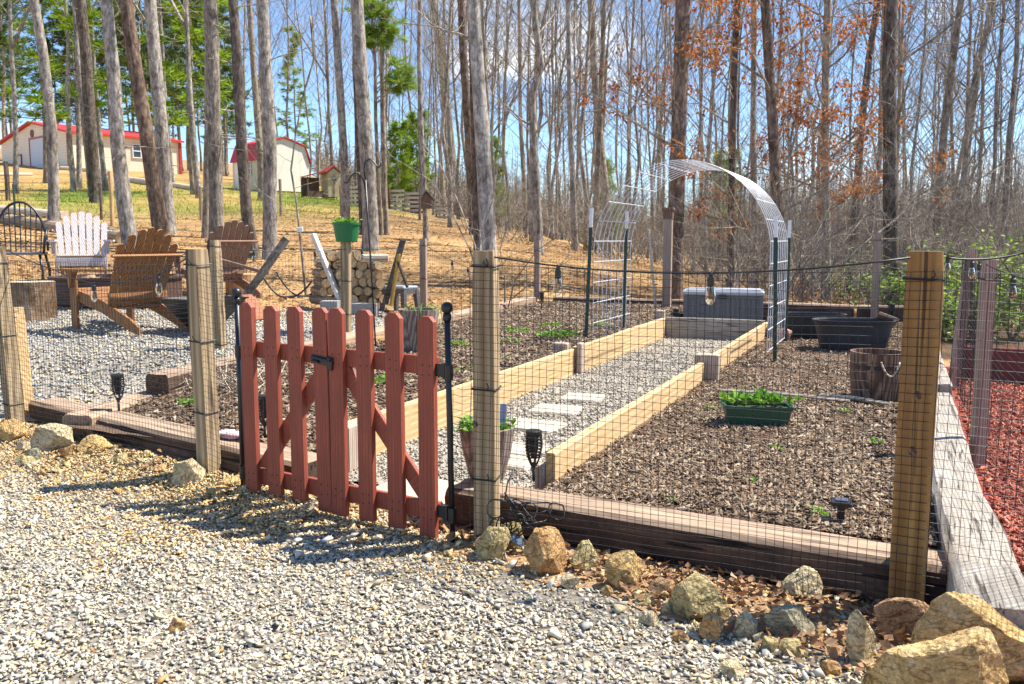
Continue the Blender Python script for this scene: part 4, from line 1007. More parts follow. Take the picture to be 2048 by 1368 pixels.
for a in [(985, 1124, 78, 74, 'olive', 'greenish rock at the foot of the tan post', 1), (1022, 1100, 56, 58, 'olive', 'smaller greenish rock leaning behind the one at the tan post', 2, .8), (1092, 1156, 96, 92, 'tan', 'big round orange-tan rock in front of the tie', 3, .8), (1172, 1146, 62, 64, 'olive', 'squat olive rock between the orange rock and the pointed one', 14, .8),
          (1250, 1184, 80, 80, 'gold', 'yellow-olive angular rock in the middle of the row', 5, .7), (1322, 1200, 64, 42, 'brown', 'small rusty stone right of the yellow-olive rock', 6), (1400, 1246, 118, 90, 'olive', 'wide pale olive boulder in the middle of the right row', 7, .8), (1425, 1284, 62, 54, 'tan', 'crumbly red-brown rock in front of the olive boulder', 8), (1492, 1278, 52, 52, 'pale', 'little mossy rock right of the red-brown one', 9),
          (1588, 1282, 116, 66, 'grey', 'flat grey-green slab rock in the shade', 10, .5, .1), (1608, 1206, 84, 70, 'pale', 'pointed pale rock close under the front tie', 12, .7), (1728, 1338, 62, 120, 'pale', 'tall narrow yellow rock left of the big boulders', 13, .9), (1818, 1292, 130, 92, 'brown', 'brownish boulder at the foot of the amber post', 4, .6), 
          (1962, 1392, 270, 205, 'gold', 'long golden boulder behind the biggest one at the lower right', 15, .45, -.25), (1893, 1490, 310, 245, 'gold', 'biggest golden boulder at the lower right corner', 21, .5, -.2), (1585, 1318, 56, 36, 'olive', 'small dark grey stone in the shade at the slab', 17), (1540, 1312, 42, 36, 'olive', 'small olive stone below the mossy rock', 18), (1668, 1252, 40, 24, 'pale', 'tan stone left of the tall narrow rock', 19),
          (98, 908, 86, 60, 'pale', 'blocky pale yellow rock at the left fence corner', 20, .8), (182, 918, 84, 44, 'gold', 'low flat yellow rock under the left tie', 22, .7), (372, 980, 66, 62, 'pale', 'square pale rock at the foot of the post left of the gate', 23, .9), (18, 888, 60, 48, 'gold', 'yellow rock at the left edge', 24, .8), (462, 992, 62, 36, 'gold', 'low yellow rock beside the gate latch post', 25), (505, 985, 40, 26, 'pale', 'small pale rock touching the left end of the gate', 26),
          (62, 925, 34, 28, 'grey', 'little grey stone between the two left yellow rocks', 27), (430, 1000, 44, 26, 'gold', 'small yellow rock right of the square one', 28), (352, 748+520, 44, 30, 'tan', 'lone tan stone lying on the gravel', 29), (1470, 1362, 56, 40, 'pale', 'pale rounded stone at the bottom edge', 30), (1665, 1352, 44, 30, 'tan', 'tan stone left of the tall narrow rock', 31)]:
    a = list(a); rock(*a[:7], *a[7:])
rr = random.Random(77)
for i, (px, py) in enumerate([(48, 905), (130, 922), (150, 896), (225, 915), (255, 925), (290, 930), (318, 955), (345, 962), (402, 985), (420, 1002), (448, 984), (486, 1000), (480, 975), (240, 935), (45, 935), (1290, 1215), (1335, 1232), (1445, 1245), (1520, 1290), (1560, 1235), (1640, 1290), (1690, 1290), (1360, 1285), (1300, 1255), (1660, 1230), (1215, 1195), (1140, 1180)]):
    rock(px, py, rr.uniform(24, 44), rr.uniform(16, 32), rr.choice(['gold', 'pale', 'tan', 'pale', 'olive']), 'small ochre stone scattered between the larger edging rocks', 300+i)
# ================================================================== PATIO
def adirondack(label, p, rz, mat, s=1.0):
    r = thing('adirondack_chair', label, 'chair', p, rz, 'chairs round the fire pit'); r.scale = (s,)*3
    W = .56
    mb = MB()                                   # seat slats, front at -y
    for k in range(6):
        y = -.30+.095*k; z = .37-.028*k; mb.box((0, y, z), (W-.02, .085, .02), RX(R(-16)), .003)
    obj('seat', mb, mat, r)
    tb = R(24); ax = lambda q, z: (q, .20+math.sin(tb)*z, .24+math.cos(tb)*z)
    mb = MB(); hs = [.62, .71, .76, .78, .76, .71, .62]
    for k in range(7):
        x = (k-3)*.080; fan = (k-3)*.012; w = .072; h = hs[k]; n = 6; ol = [(-w/2*.93, 0), (w/2*.93, 0), (w/2*1.04, h-.03)] + [(w/2*math.cos(t), h-.03+.03*math.sin(t)) for t in (.5, 1.0, 1.57, 2.1, 2.6)] + [(-w/2*1.04, h-.03)]
        vs = []
        for yy in (-.009, .009):
            for (xx, zz) in ol:
                P = Vector(ax(x+xx+fan*zz/h, zz)); vs.append(P+Vector((0, math.cos(tb), -math.sin(tb)))*yy)
        m = len(ol); mb.add(vs, [tuple(range(m)), tuple(range(2*m-1, m-1, -1))]+[((i+1) % m, i, i+m, (i+1) % m+m) for i in range(m)])
    obj('backrest', mb, mat, r)
    mb = MB(); mb.tube([Vector(ax(x, .50))+Vector((0, .035+.02*(1-(x/.33)**2), 0)) for x in (-.36, -.2, 0, .2, .36)], .017, 6); obj('back_rail', mb, mat, r); mb = MB(); mb.box(Vector(ax(0, .10))+Vector((0, .025, 0)), (.60, .03, .06)); obj('lower_back_rail', mb, mat, r)
    for sx in (-1, 1):
        mb = MB(); x = sx*.33; mb.poly([(-.0, 0), (0, 0)], 0, 0) if False else None
        mb.loft([[(x+a*wd/2, yy, .565+b*.011) for a, b in ((-1,-1),(1,-1),(1,1),(-1,1))] for yy, wd in ((-.40, .09), (-.34, .14), (.0, .13), (.36, .07))]); obj('armrest', mb, mat, r)
        mb = MB(); mb.box((sx*.285, -.29, .278), (.024, .10, .556), None, .003); mb.loft([[(sx*.31+a*.02, -.29+b*.05*k, z) for a, b in ((-1,-1),(1,-1),(1,1),(-1,1))] for z, k in ((.40, .2), (.55, 1))]); obj('front_leg', mb, mat, r)
        mb = MB(); mb.loft([[(sx*.255+a*.012, y+0*b, z+b*hh) for a, b in ((-1,-1),(1,-1),(1,1),(-1,1))] for y, z, hh in ((-.33, .335, .05), (.1, .235, .06), (.5, .085, .055), (.62, .035, .035))]); obj('rear_leg', mb, mat, r)
    mb = MB(); mb.box((0, -.335, .30), (.56, .02, .10), None, .003); obj('apron', mb, mat, r)
    return r
pc = at(246, 668, 8.4); adirondack('brown stained adirondack chair seen from behind beside the stump', Vector((pc.x, pc.y, HT(pc.x, pc.y))), R(238), m_chair, 1.02)
pw_ = at(168, 574, 11.4); adirondack('whitewashed adirondack chair facing the fire pit', Vector((pw_.x, pw_.y, HT(pw_.x, pw_.y)-.03)), R(24), m_chair_white, 1.0)
pr_ = at(408, 585, 11.2); adirondack('greyed brown adirondack chair seen from behind, partly hidden by the left gate posts', Vector((pr_.x+.05, pr_.y+.2, HT(pr_.x, pr_.y)-.02)), R(232), m_chair_grey, 1.05)
# wrought chair with hooped back
pm = at(38, 560, 11.0); r = thing('metal_chair', 'black metal chair with a hooped spindle back at the left edge', 'chair', Vector((pm.x, pm.y, HT(pm.x, pm.y))), R(20)); 
W = .66; mb = MB(); mb.box((0, 0, .42), (.62, .52, .03), None, .006); obj('seat', mb, m_grey, r)
hoop = lambda t: Vector((.31*math.cos(t), .27+.10*math.sin(t), .45+.62*math.sin(t)))
mb = MB(); mb.tube([hoop(math.pi*i/20) for i in range(21)], .016, 6); obj('hoop_back', mb, m_blackiron, r, smooth=True)
mb = MB()
for k in range(9):
    x = -.25+.0625*k; t = math.acos(x/.31); mb.tube([(x*.9, .26, .43), hoop(t)], .008, 5)
obj('spindles', mb, m_blackiron, r)
for sx in (-1, 1):
    mb = MB(); mb.tube([(sx*.31, .30, .75), (sx*.36, .05, .74), (sx*.37, -.22, .70), (sx*.35, -.27, .58), (sx*.33, -.24, .42)], .016, 6); obj('armrest', mb, m_blackiron, r, smooth=True)
    for y, q in ((-.22, -.05), (.22, .08)):
        mb = MB(); mb.tube([(sx*.28, y, .42), (sx*.31, y+q, .2), (sx*.30, y+q*1.3, 0)], .017, 6); obj('leg', mb, m_blackiron, r, smooth=True)
# fire pit
pf = at(240, 640, 10.2); zf = HT(pf.x, pf.y); r = thing('fire_pit', 'rusty brown steel fire pit ring with stones, behind the brown chair', 'fire pit', (pf.x, pf.y, zf-.03), R(5))
m_rust = plain('rusty_steel', (.10,.045,.028), .8, .5, 14, .4, c2=(.045,.022,.018), stretch=(1,1,3))
mb = MB(); mb.lathe([(.68, 0), (.70, .02), (.70, .28), (.73, .30), (.73, .32), (.64, .32), (.64, .05), (.01, .05)], 30); obj('ring', mb, m_rust, r)
mb = MB(); rr = random.Random(2)
for k in range(16):
    a = k*.393; v, f = stone_temp(14, .7); mb.add([Vector(q)*.11+Vector((.80*math.cos(a), .80*math.sin(a), .42)) for q in v], [tuple(q) for q in f])
obj('rim_stone', mb, m_stake, r) if False else None
for k in range(7):
    a = rr.random()*6.28; v, f = stone_temp(14, .7); mb = MB(); mb.add([Vector(q)*(.09+.05*rr.random()) for q in v], [tuple(q) for q in f]); obj('stone', mb, rmat['brown'], r, (.55*math.cos(a)*rr.random(), .55*math.sin(a)*rr.random(), .26))
# log stump
ps = G(70, 668, .26); r = thing('log_stump', 'thick upright log stump with rough bark at the left edge', 'stump', (ps.x, ps.y, ps.z-.02), 0)
def logmesh(L, r0, seed, n=26, m=14, axis='z'):
    mb = MB(); rings = []
    for i in range(m+1):
        z = L*i/m; rg = []
        for k in range(n):
            a = 6.2832*k/n; rd = r0*(1+.06*mn.noise(Vector((math.cos(a)*1.5, math.sin(a)*1.5, z*1.5+seed)))+.035*mn.noise(Vector((math.cos(a)*7, math.sin(a)*7, z*4+seed))))
            rg.append((rd*math.cos(a), rd*math.sin(a), z) if axis == 'z' else (z, rd*math.cos(a), rd*math.sin(a)))
        rings.append(rg)
    mb.loft(rings, False); return mb, rings
mb, rg = logmesh(.56, .215, 3); obj('bark_side', mb, bark('stump_bark', (.16,.09,.045), (.34,.23,.14), (.48,.37,.26), scale=5), r)
mb = MB(); mb.v = [(x*.99, y*.99, .558) for x, y, z in rg[-1]]; mb.f = [tuple(range(len(mb.v)))]; obj('sawn_top', mb, m_palelog, r)
# small stump behind the white chair
p = T(258, 560); mb, rg = logmesh(.42, .13, 6); mb.f.append(tuple(range(len(mb.v)-26, len(mb.v)))); tag(obj('log_stump', mb, m_bark_dark, None, p), 'short dark stump between the white chair and brown chair', 'stump')
p = T(485, 592); mb, rg = logmesh(.30, .22, 9); mb.f.append(tuple(range(len(mb.v)-26, len(mb.v)))); tag(obj('log_stump', mb, m_logend, None, p), 'low freshly cut orange stump left of the leaning pole', 'stump')
# square fire bowl
p = at(408, 636, 8.3); r = thing('fire_bowl', 'black square fire bowl, its corner pointing towards the gate', 'fire bowl', (p.x, p.y, HT(p.x, p.y)), R(45+15))
mb = MB(); a, b, h = .28, .10, .33; mb.loft([[(s*x*1, s*y*1, z) for x, y in ((-1,-1), (1,-1), (1,1), (-1,1))] for s, z in ((b, .05), (a, h), (a+.015, h), (a+.015, h+.012), (a-.02, h+.012), (b-.01, .08))]); obj('bowl', mb, m_blackiron, r)
mb = MB(); mb.box((0, 0, .025), (.17, .17, .05)); obj('foot', mb, m_blackiron, r)
mb = MB(); mb.tube([(-.06, -.22, .22), (-.06, -.27, .20), (.06, -.27, .20), (.06, -.22, .22)], .008, 6); obj('handle', mb, m_blackiron, r)
# firewood stack
fx0 = at(632, 612, 11.2); r0_ = HT(at(700, 612, 11.2).x, 11.2)
rr = random.Random(8); k = 0
cx0, cx1 = at(645, 600, 11.2).x, at(772, 600, 11.2).x; rows_ = 7
stackL = [(0, 3, 6), (1, 0, 7), (2, 0, 7), (3, 0, 7), (4, 0, 7), (5, 0, 7), (6, 1, 5)]
for row, a, b in stackL:
    for c in range(a, b):
        rd = .056+.020*rr.random()**1.4; x = cx0+(c+.5+(row % 2)*.45)*(cx1-cx0)/7.2+rr.gauss(0, .008); z = r0_+.06+row*.112+rr.gauss(0, .010)
        L = .42+.08*rr.random(); q = thing('firewood_log', 'round sawn log end showing in the firewood stack', 'log', (x, 11.0+rr.gauss(0, .05), z), R(117)+rr.gauss(0, .06), 'round logs in the firewood stack')
        mb, rg = logmesh(L, rd, k*3.1, 12, 3, 'x'); obj('bark_side', mb, m_log, q)
        
        for xx, ring in ((0, rg[0]), (L, rg[-1])):
            mb = MB(); mb.v = [(0, y*.93, zz*.93) for _, y, zz in ring]; mb.f = [tuple(range(12))]; obj('sawn_end', mb, m_logend, q, (xx-.002 if xx == 0 else xx+.002, 0, 0))
        k += 1
mb, rg = logmesh(.34, .05, 77, 12, 5, 'x'); mb.f += [tuple(reversed(range(12))), tuple(range(len(mb.v)-12, len(mb.v)))]; tag(obj('firewood_log', mb, m_palelog, None, (at(722, 505, 11.0).x, 11.0, r0_+.70), .05), 'pale log lying crosswise on top of the firewood stack', 'log')
def leaner(pts_px, Y, w, d, mat, label, name='leaning_board', cat='board'):
    A = at(*pts_px[0], Y); B = at(*pts_px[1], Y+.05); L = (B-A).length; mb = MB(); mb.box((0, 0, L/2), (w, d, L), None, .006)
    o = tag(obj(name, mb, mat, None, A), label, cat); o.rotation_mode = 'QUATERNION'; o.rotation_quaternion = (B-A).to_track_quat('Z', 'Y'); return o
leaner(((680, 600), (626, 468)), 10.95, .11, .05, plain('whitewashed_board', (.70,.62,.52), .8, .2, 10, .2), 'whitewashed board leaning at the left end of the firewood stack')
leaner(((770, 608), (806, 480)), 10.9, .11, .07, m_bark_dark, 'dark bark slab leaning at the right end of the firewood stack')
leaner(((782, 612), (798, 508)), 10.75, .07, .03, m_yellowboard, 'bright yellow board leaning behind the grey stool')
leaner(((815, 575), (795, 522)), 10.7, .035, .03, m_bark_dark, 'thin dark stick behind the grey stool', 'leaning_stick', 'stick')
leaner(((492, 592), (574, 476)), 9.6, .09, .08, m_bark_brown, 'broken brown pole leaning up to the right behind the gate', 'leaning_pole', 'pole')
leaner(((440, 520), (537, 547)), 10.2, .03, .04, m_chair_grey, 'thin grey slat sticking out towards the leaning pole', 'loose_slat', 'slat')
for (px, py, lb, w) in [(730, 612, 'grey concrete block under the right end of the firewood stack', .30), (662, 606, 'perforated metal block at the left foot of the firewood stack', .22)]:
    mb = MB(); mb.box((0, 0, .09), (w, .19, .18), None, .006)
    p = at(px, py, 10.8); tag(obj('concrete_block', mb, plain('grey_block', (.33,.32,.30), .9, .25, 30, .3), None, (p.x, p.y, HT(p.x, p.y)-.01), R(-8)), lb, 'block')
# brick red curved board behind the gate
leaner(((520, 640), (494, 590)), 9.4, .22, .04, plain('red_brown_board', (.33,.13,.06), .7, .3, 8, .2), 'red-brown board standing behind the left end of the gate')
# rocker irons
p = T(585, 596); r = thing('rocker_frame', 'black curved iron runners lying on the bank left of the firewood', 'iron frame', p+Vector((0, -.3, .0)), R(-4))
for s in (0, 1):
    mb = MB(); mb.tube([(-.36+.72*i/14+s*.10, s*.35, .02+.30*((i-7)/7)**2*(1.15 if i < 7 else .8)) for i in range(15)], .014, 6); obj('runner', mb, m_blackiron, r, smooth=True)
mb = MB(); mb.tube([(-.1, 0, .03), (.0, .35, .03)], .012, 5); mb.tube([(.15, 0, .03), (.25, .35, .03)], .012, 5); obj('cross_bar', mb, m_blackiron, r)
# step stool
p = G(800, 622, .27); r = thing('step_stool', 'grey plastic step stool by the firewood', 'stool', (p.x, p.y, HT(p.x, p.y)+.0), R(-32))
W, D, H = .40, .32, .34; mb = MB(); mb.box((0, 0, H), (W, D, .04), None, .012); mb.box((0, 0, H+.021), (W-.04, D-.04, .006), None, .002); obj('step', mb, m_greylid, r)
mb = MB()
for sy in (-1, 1): 
    mb.box((0, sy*(D/2-.01), H-.045), (W-.06, .016, .06))
for sx in (-1, 1): mb.box((sx*(W/2-.012), 0, H-.05), (.016, D-.06, .07))
obj('apron', mb, m_grey, r)
mb = MB()
for z in (-.03, -.06): mb.box((-.02, -D/2-.001, H+z), (.14, .012, .014)); 
obj('hand_slot', mb, m_white, r)
for sx in (-1, 1):
    for sy in (-1, 1):
        mb = MB(); mb.loft([[(sx*(W/2-.03+o_)+a*q, sy*(D/2-.03+o_)+b*q, z) for a, b in ((-1,-1),(1,-1),(1,1),(-1,1))] for z, q, o_ in ((0, .024, .02), (.02, .024, .02), (H-.03, .034, 0))]); obj('leg', mb, m_grey, r)
# green pot on its post
r = thing('hanging_pot', 'green plastic pot of lettuce sitting on top of the tan post', 'flower pot', pp_+Vector((.028, 0, .93)), 0)
mb = MB(); mb.lathe([(.10, 0), (.105, .01), (.128, .165), (.137, .168), (.139, .19), (.128, .19), (.122, .16)], 28); obj('pot', mb, m_green, r, smooth=False)
mb = MB(); mb.lathe([(.12, .168), (.001, .17)], 16); obj('potting_soil', mb, m_soil, r)
mb = MB(); foliage(mb, (0, 0, .18), .13, 90, .045, random.Random(12), .5, .1); obj('lettuce', mb, m_leafgreen, r)
# shepherd's hooks
pb_ = G(757, 700, .27); pb_ = G(752, 690, .27); r = thing('shepherd_hook', 'tall double black shepherd hook behind the gate', 'garden hook', pb_, 0)
mb = MB(); top = at(731, 360, pb_.y)-pb_; mb.tube([(0, 0, -.1), top*.5+Vector((0, 0, 0)), top], .008, 6); obj('pole', mb, m_blackiron, r, smooth=True)
s = pb_.y/F
mb = MB(); mb.tube([top]+[top+Vector(((x)*s, 0, z*s)) for x, z in ((-3, 20), (0, 34), (8, 41), (15, 37), (22, 28), (27, 24), (30, 28), (31, 35))], .007, 6); obj('upper_hook', mb, m_blackiron, r, smooth=True)
mb = MB(); mb.tube([top+Vector((x*s, 0, z*s)) for x, z in ((0, -20), (-4, 0), (-12, 12), (-20, 14), (-28, 8), (-33, -2), (-37, -6), (-42, -4))], .006, 6); obj('lower_hook', mb, m_blackiron, r, smooth=True)
# ================================================================== HILLSIDE BUILDINGS
def gable_house():
    Y0 = 65; C0 = at(140, 332, Y0); F1 = at(361, 353, 71.6)
    d = Vector((F1.x-C0.x, F1.y-C0.y, 0)); L = d.length; an = math.atan2(d.y, d.x); W = 12.5; eave = 2.5; rise = 1.15
    r = thing('barn', 'long cream barn with a red metal roof on the hilltop', 'barn', (C0.x, C0.y, C0.z-.1), an)
    # local: +x along the long side, +y to the left-back
    mb = MB(); t = .15
    mb.add([(0,0,-1), (L,0,-1), (L,W,-1), (0,W,-1), (0,0,eave), (L,0,eave), (L,W,eave), (0,W,eave), (0,W/2,eave+rise), (L,W/2,eave+rise)], [(0,1,5,4), (1,2,6,9,5), (2,3,7,6), (3,0,4,8,7)])
    obj('wall', mb, m_siding, r)
    mb = MB(); e = .3; k = rise/(W/2)
    for sgn in (0, 1):
        y0, y1 = (-e, W/2) if not sgn else (W+e, W/2); z0, z1 = eave-e*k+.03, eave+rise+.03
        mb.add([(-e, y0, z0), (L+e, y0, z0), (L+e, y1, z1), (-e, y1, z1), (-e, y0, z0+.14), (L+e, y0, z0+.14), (L+e, y1, z1+.14), (-e, y1, z1+.14)], [(0,1,2,3), (4,5,6,7), (0,1,5,4), (0,3,7,4), (1,2,6,5)])
    obj('roof', mb, m_redroof, r)
    mb = MB(); mb.box((-.02, -.02, eave/2-.1), (.22, .22, eave+.1)); mb.box((L+.02, -.02, eave/2-.1), (.2, .2, eave+.1)); obj('corner_trim', mb, m_redtrim, r)
    fr = lambda y, z, w, h, nm, mat, tr: None
    def opening(nm, y0, y1, z0, z1, mat, frame=True):
        mb = MB(); mb.box((-.03, (y0+y1)/2, (z0+z1)/2), (.05, y1-y0, z1-z0)); o = obj(nm, mb, mat, r)
        if frame:
            mb = MB(); q = .13
            for y in (y0-q/2, y1+q/2): mb.box((-.045, y, (z0+z1)/2+q/2), (.09, q, z1-z0+q))
            mb.box((-.045, (y0+y1)/2, z1+q/2), (.09, y1-y0, q)); obj('frame', mb, m_redtrim, o)
    opening('garage_door', 3.4, 6.7, 0, 2.45, m_door); opening('door', 8.6, 9.5, 0, 1.35, m_white)
    mb = MB(); mb.lathe([(.28, 0), (.3, .05), (.01, .06)], 14); o = obj('gable_vent', mb, m_barrel, r, (-.01, W/2, eave+rise-.75)); o.rotation_euler = (0, R(-90), 0)
    mb = MB(); x0, x1, z0, z1 = L*.55, L*.70, 1.05, 2.05; mb.box(((x0+x1)/2, -.03, (z0+z1)/2), (x1-x0, .06, z1-z0)); w_ = obj('window', mb, m_window, r)
    mb = MB(); q = .07
    for x in (x0, (x0+x1)/2, x1): mb.box((x, -.065, (z0+z1)/2), (q, .05, z1-z0+q))
    for z in (z0, (z0+z1)/2, z1): mb.box(((x0+x1)/2, -.07, z), (x1-x0, .05, q))
    obj('sash', mb, m_white, w_)
gable_house()
def shed():
    p = at(520, 380, 50); r = thing('garden_shed', 'cream gambrel shed with a red metal roof beyond the pines', 'shed', (p.x, p.y, p.z), R(47)); W, L, H = 3.3, 2.9, 1.75
    prof = [(0, H), (.28, H+.85), (W/2, H+1.25), (W-.28, H+.85), (W, H)]
    mb = MB(); pts = [(0, 0)]+prof+[(W, 0)]; mb.poly(pts, 0, L); obj('wall', mb, m_shedwall, r)
    mb = MB(); ex = [(-.10, H-.12)]+prof[1:4]+[(W+.10, H-.12)]; n = 5; off = .07
    up = [(x, z+off) for x, z in ex]
    mb.loft([[(x, y, z+.02) for x, z in ex]+[(x, y, z+.02) for x, z in reversed(up)] for y in (-.12, L+.12)]); obj('roof', mb, m_redroof, r)
    mb = MB(); mb.box((-.02, 1.15, 1.25), (.04, .62, .75)); w_ = obj('window', mb, m_window, r)
    mb = MB()
    for y in (.84, 1.15, 1.46): mb.box((-.045, y, 1.25), (.03, .05, .8))
    for z in (.87, 1.25, 1.63): mb.box((-.05, 1.15, z), (.03, .66, .05))
    obj('sash', mb, m_white, w_)
    mb = MB(); mb.box((-.025, .25, .95), (.05, .55, 1.7)); obj('door', mb, m_white, r) if False else None
    mb = MB(); mb.box((-.02, 2.2, .85), (.045, .8, 1.65)); obj('door', mb, m_shedwall, r)
    for x in (.3, 1.6, 2.9):
        mb = MB(); mb.box((x, .3, -.22), (.35, .35, .42)); obj('footing', mb, plain('pier', (.40,.38,.34), .9, .2, 8, .1), r)
shed()
def coop():
    p = at(657, 394, 46); r = thing('chicken_coop', 'little tan coop with a red slanted roof beside the shed', 'coop', (p.x, p.y, p.z), R(28)); 
    mb = MB(); mb.poly([(0, 0), (.62, 0), (.62, 1.25), (.31, 1.5), (0, 1.25)], 0, 1.3); obj('wall', mb, m_coop, r)
    mb = MB(); mb.loft([[(-.10+.0*y, y, 1.22), (.31, y, 1.57), (.72, y, 1.22), (.72, y, 1.28), (.31, y, 1.64), (-.10, y, 1.28)] for y in (-.1, 1.4)]); obj('roof', mb, m_redtrim, r)
    mb = MB(); mb.box((.31, -.02, .95), (.24, .04, .2)); obj('window', mb, m_window, r)
    mb = MB(); mb.box((.31, -.012, .6), (.03, .03, 1.2)); obj('batten', mb, m_barrel, r)
    mb = MB(); mb.loft([[(-1.1, y, 1.02), (-.12, y, 1.30), (-.12, y, 1.36), (-1.1, y, 1.08)] for y in (0, 1.3)]); obj('lean_to_roof', mb, m_redtrim, r)
    mb = MB(); mb.box((-.6, 1.2, .55), (.9, .08, 1.0)); obj('back_panel', mb, m_barrel, r)
    for y in (.05, 1.27): mb = MB(); mb.box((-1.05, y, .5), (.08, .06, 1.02)); obj('corner_post', mb, m_barrel, r)
    mb = MB(); mb.box((-.6, .1, .15), (.85, .06, .3)); obj('low_wall', mb, m_barrel, r)
coop()
m_palletred = plain('red_pallet', (.28,.06,.04), .8, .3, 6, .1); m_palletpale = plain('pale_pallet', (.62,.53,.40), .8, .2, 6, .1)
for i, (px, py, mt, lb) in enumerate([(706, 404, m_palletpale, 'pale pallet panel beside the coop'), (730, 406, m_palletred, 'red pallet panel left of the big trunk'), (762, 413, m_palletred, 'red pallet panel right of the big trunk'), (790, 416, m_palletpale, 'pale pallet panel in the middle of the pallet fence'), (822, 418, m_palletpale, 'second pale pallet panel in the fence'), (838, 420, m_palletred, 'dark red pallet panel at the end of the fence'), (888, 424, m_palletpale, 'small pale pallet panel beyond the birdhouse')]):
    p = at(px, py, 40); p.z = HT(p.x, p.y); r = thing('pallet_panel', lb, 'fence panel', p, R(-14), 'pallet panels fencing the run'); mb = MB()
    for k in range(5): mb.box((0, 0, .09+k*.19), (.86, .03, .11))
    obj('slats', mb, mt, r); mb = MB()
    for x in (-.38, 0, .38): mb.box((x, .045, .47), (.08, .05, .94))
    obj('uprights', mb, m_barrel, r)
mb = MB(); mb.box((0, 0, .6), (.10, .10, 1.9)); tag(obj('run_post', mb, m_post, None, on_ground(705, 41)), 'tan post at the left end of the pallet fence', 'post')
# birdhouse
p = T(852, 480); r = thing('bird_house', 'little brown pitched bird house on a thin trunk', 'bird house', at(852, 402, p.y-.22), R(10)); mb = MB(); mb.poly([(-.13, -.2), (.13, -.2), (.13, .05), (0, .22), (-.13, .05)], -.1, .12); obj('box', mb, m_barrel, r)
mb = MB(); mb.loft([[(-.22, y, -.02), (0, y, .245), (.22, y, -.02), (.22, y, .01), (0, y, .28), (-.22, y, .01)] for y in (-.15, .17)]); obj('roof', mb, plain('grey_shingle', (.16,.15,.15), .9, .3, 20, .2), r)
mb = MB(); mb.lathe([(.03, 0), (.03, .006)], 12); o = obj('entrance', mb, m_black, r, (0, -.1, -.05)); o.rotation_euler = (R(90), 0, 0)
# hill fence posts and logs
for i, (px, py, hh, wd, mt, lb) in enumerate([(16, 400, 75, 9, m_bark_dark, 'dark wooden post far left on the hill'), (30, 432, 62, 4, m_tpost, 'thin green stake at the left on the hill'), (163, 365, 78, 5, m_post, 'tall pale stake in front of the barn'), (203, 440, 72, 5, m_bark_dark, 'dark stake beside the pine on the hill'), (225, 450, 105, 8, m_board, 'orange wooden post behind the second pine'), (257, 455, 66, 4, m_tpost, 'thin green stake right of the second pine'), (402, 440, 66, 6, m_post_grey, 'brown stake left of the middle pine'), (562, 432, 72, 6, m_post_grey, 'brown stake right of the shed pines'), (682, 432, 60, 5, m_post, 'tan stake left of the hook'), (340, 355, 75, 5, m_post, 'pale stake at the right end of the barn'), (885, 405, 60, 8, m_post, 'tan post beyond the bird house')]):
    p = T(px, py, 12, 90); s = p.y/F; mb = MB(); mb.tube([(0, 0, -.1), (.01, 0, hh*s*.5), (0, .0, hh*s)], wd*s*.5, 7); tag(obj('hill_stake', mb, mt, None, p), lb, 'post', 'stakes and posts on the hillside')
for (a, b, w, mt, lb) in [((-60, 418), (130, 438), 16, m_palelog, 'upper pale log lying across the left hillside'), ((-40, 440), (245, 486), 24, m_log, 'big brown log lying below the pale one on the left hillside'), ((78, 337), (215, 346), 9, m_palelog, 'long white log in front of the barn'), ((-20, 352), (64, 352), 8, m_palelog, 'pale log at the left edge below the barn'), ((200, 362), (228, 364), 12, m_palelog, 'short pale log between two pines'), ((255, 364), (330, 374), 13, m_palelog, 'pale log behind the pair of pines'), ((342, 374), (440, 388), 11, m_palelog, 'pale log right of the pair of pines'), ((196, 348), (220, 350), 8, m_palelog, 'log stub in front of the barn wall'), ((205, 462), (250, 480), 16, m_log, 'log end right of the white chair')]:
    A = T(*a, 10, 90); B = T(*b, 10, 90)
    if abs(B.y-A.y) > 6: B = at(b[0], b[1], A.y+1); A = at(a[0], a[1], A.y)
    d = B-A; L = d.length; mb, rg = logmesh(L, w*A.y/F*.5, a[0], 14, 12, 'x'); mb.f += [tuple(reversed(range(14))), tuple(range(len(mb.v)-14, len(mb.v)))]
    o = tag(obj('fallen_log', mb, mt, None, A+Vector((0, 0, w*A.y/F*.35))), lb, 'log', 'logs lying on the hillside'); o.rotation_mode = 'QUATERNION'; o.rotation_quaternion = d.to_track_quat('X', 'Z')
# edging board of the red mulch
A, B = UV(.5, 8.35, 0), UV(4.2, 8.1, 0); mb = MB(); mb.box(((B-A).length/2, 0, .15), ((B-A).length, .08, .34), None, .006); tag(obj('mulch_edging', mb, plain('dark_red_board', (.20,.035,.028), .8, .3, 10, .2), None, A, ang(A, B)), 'long dark red board edging the far side of the red mulch', 'edging')
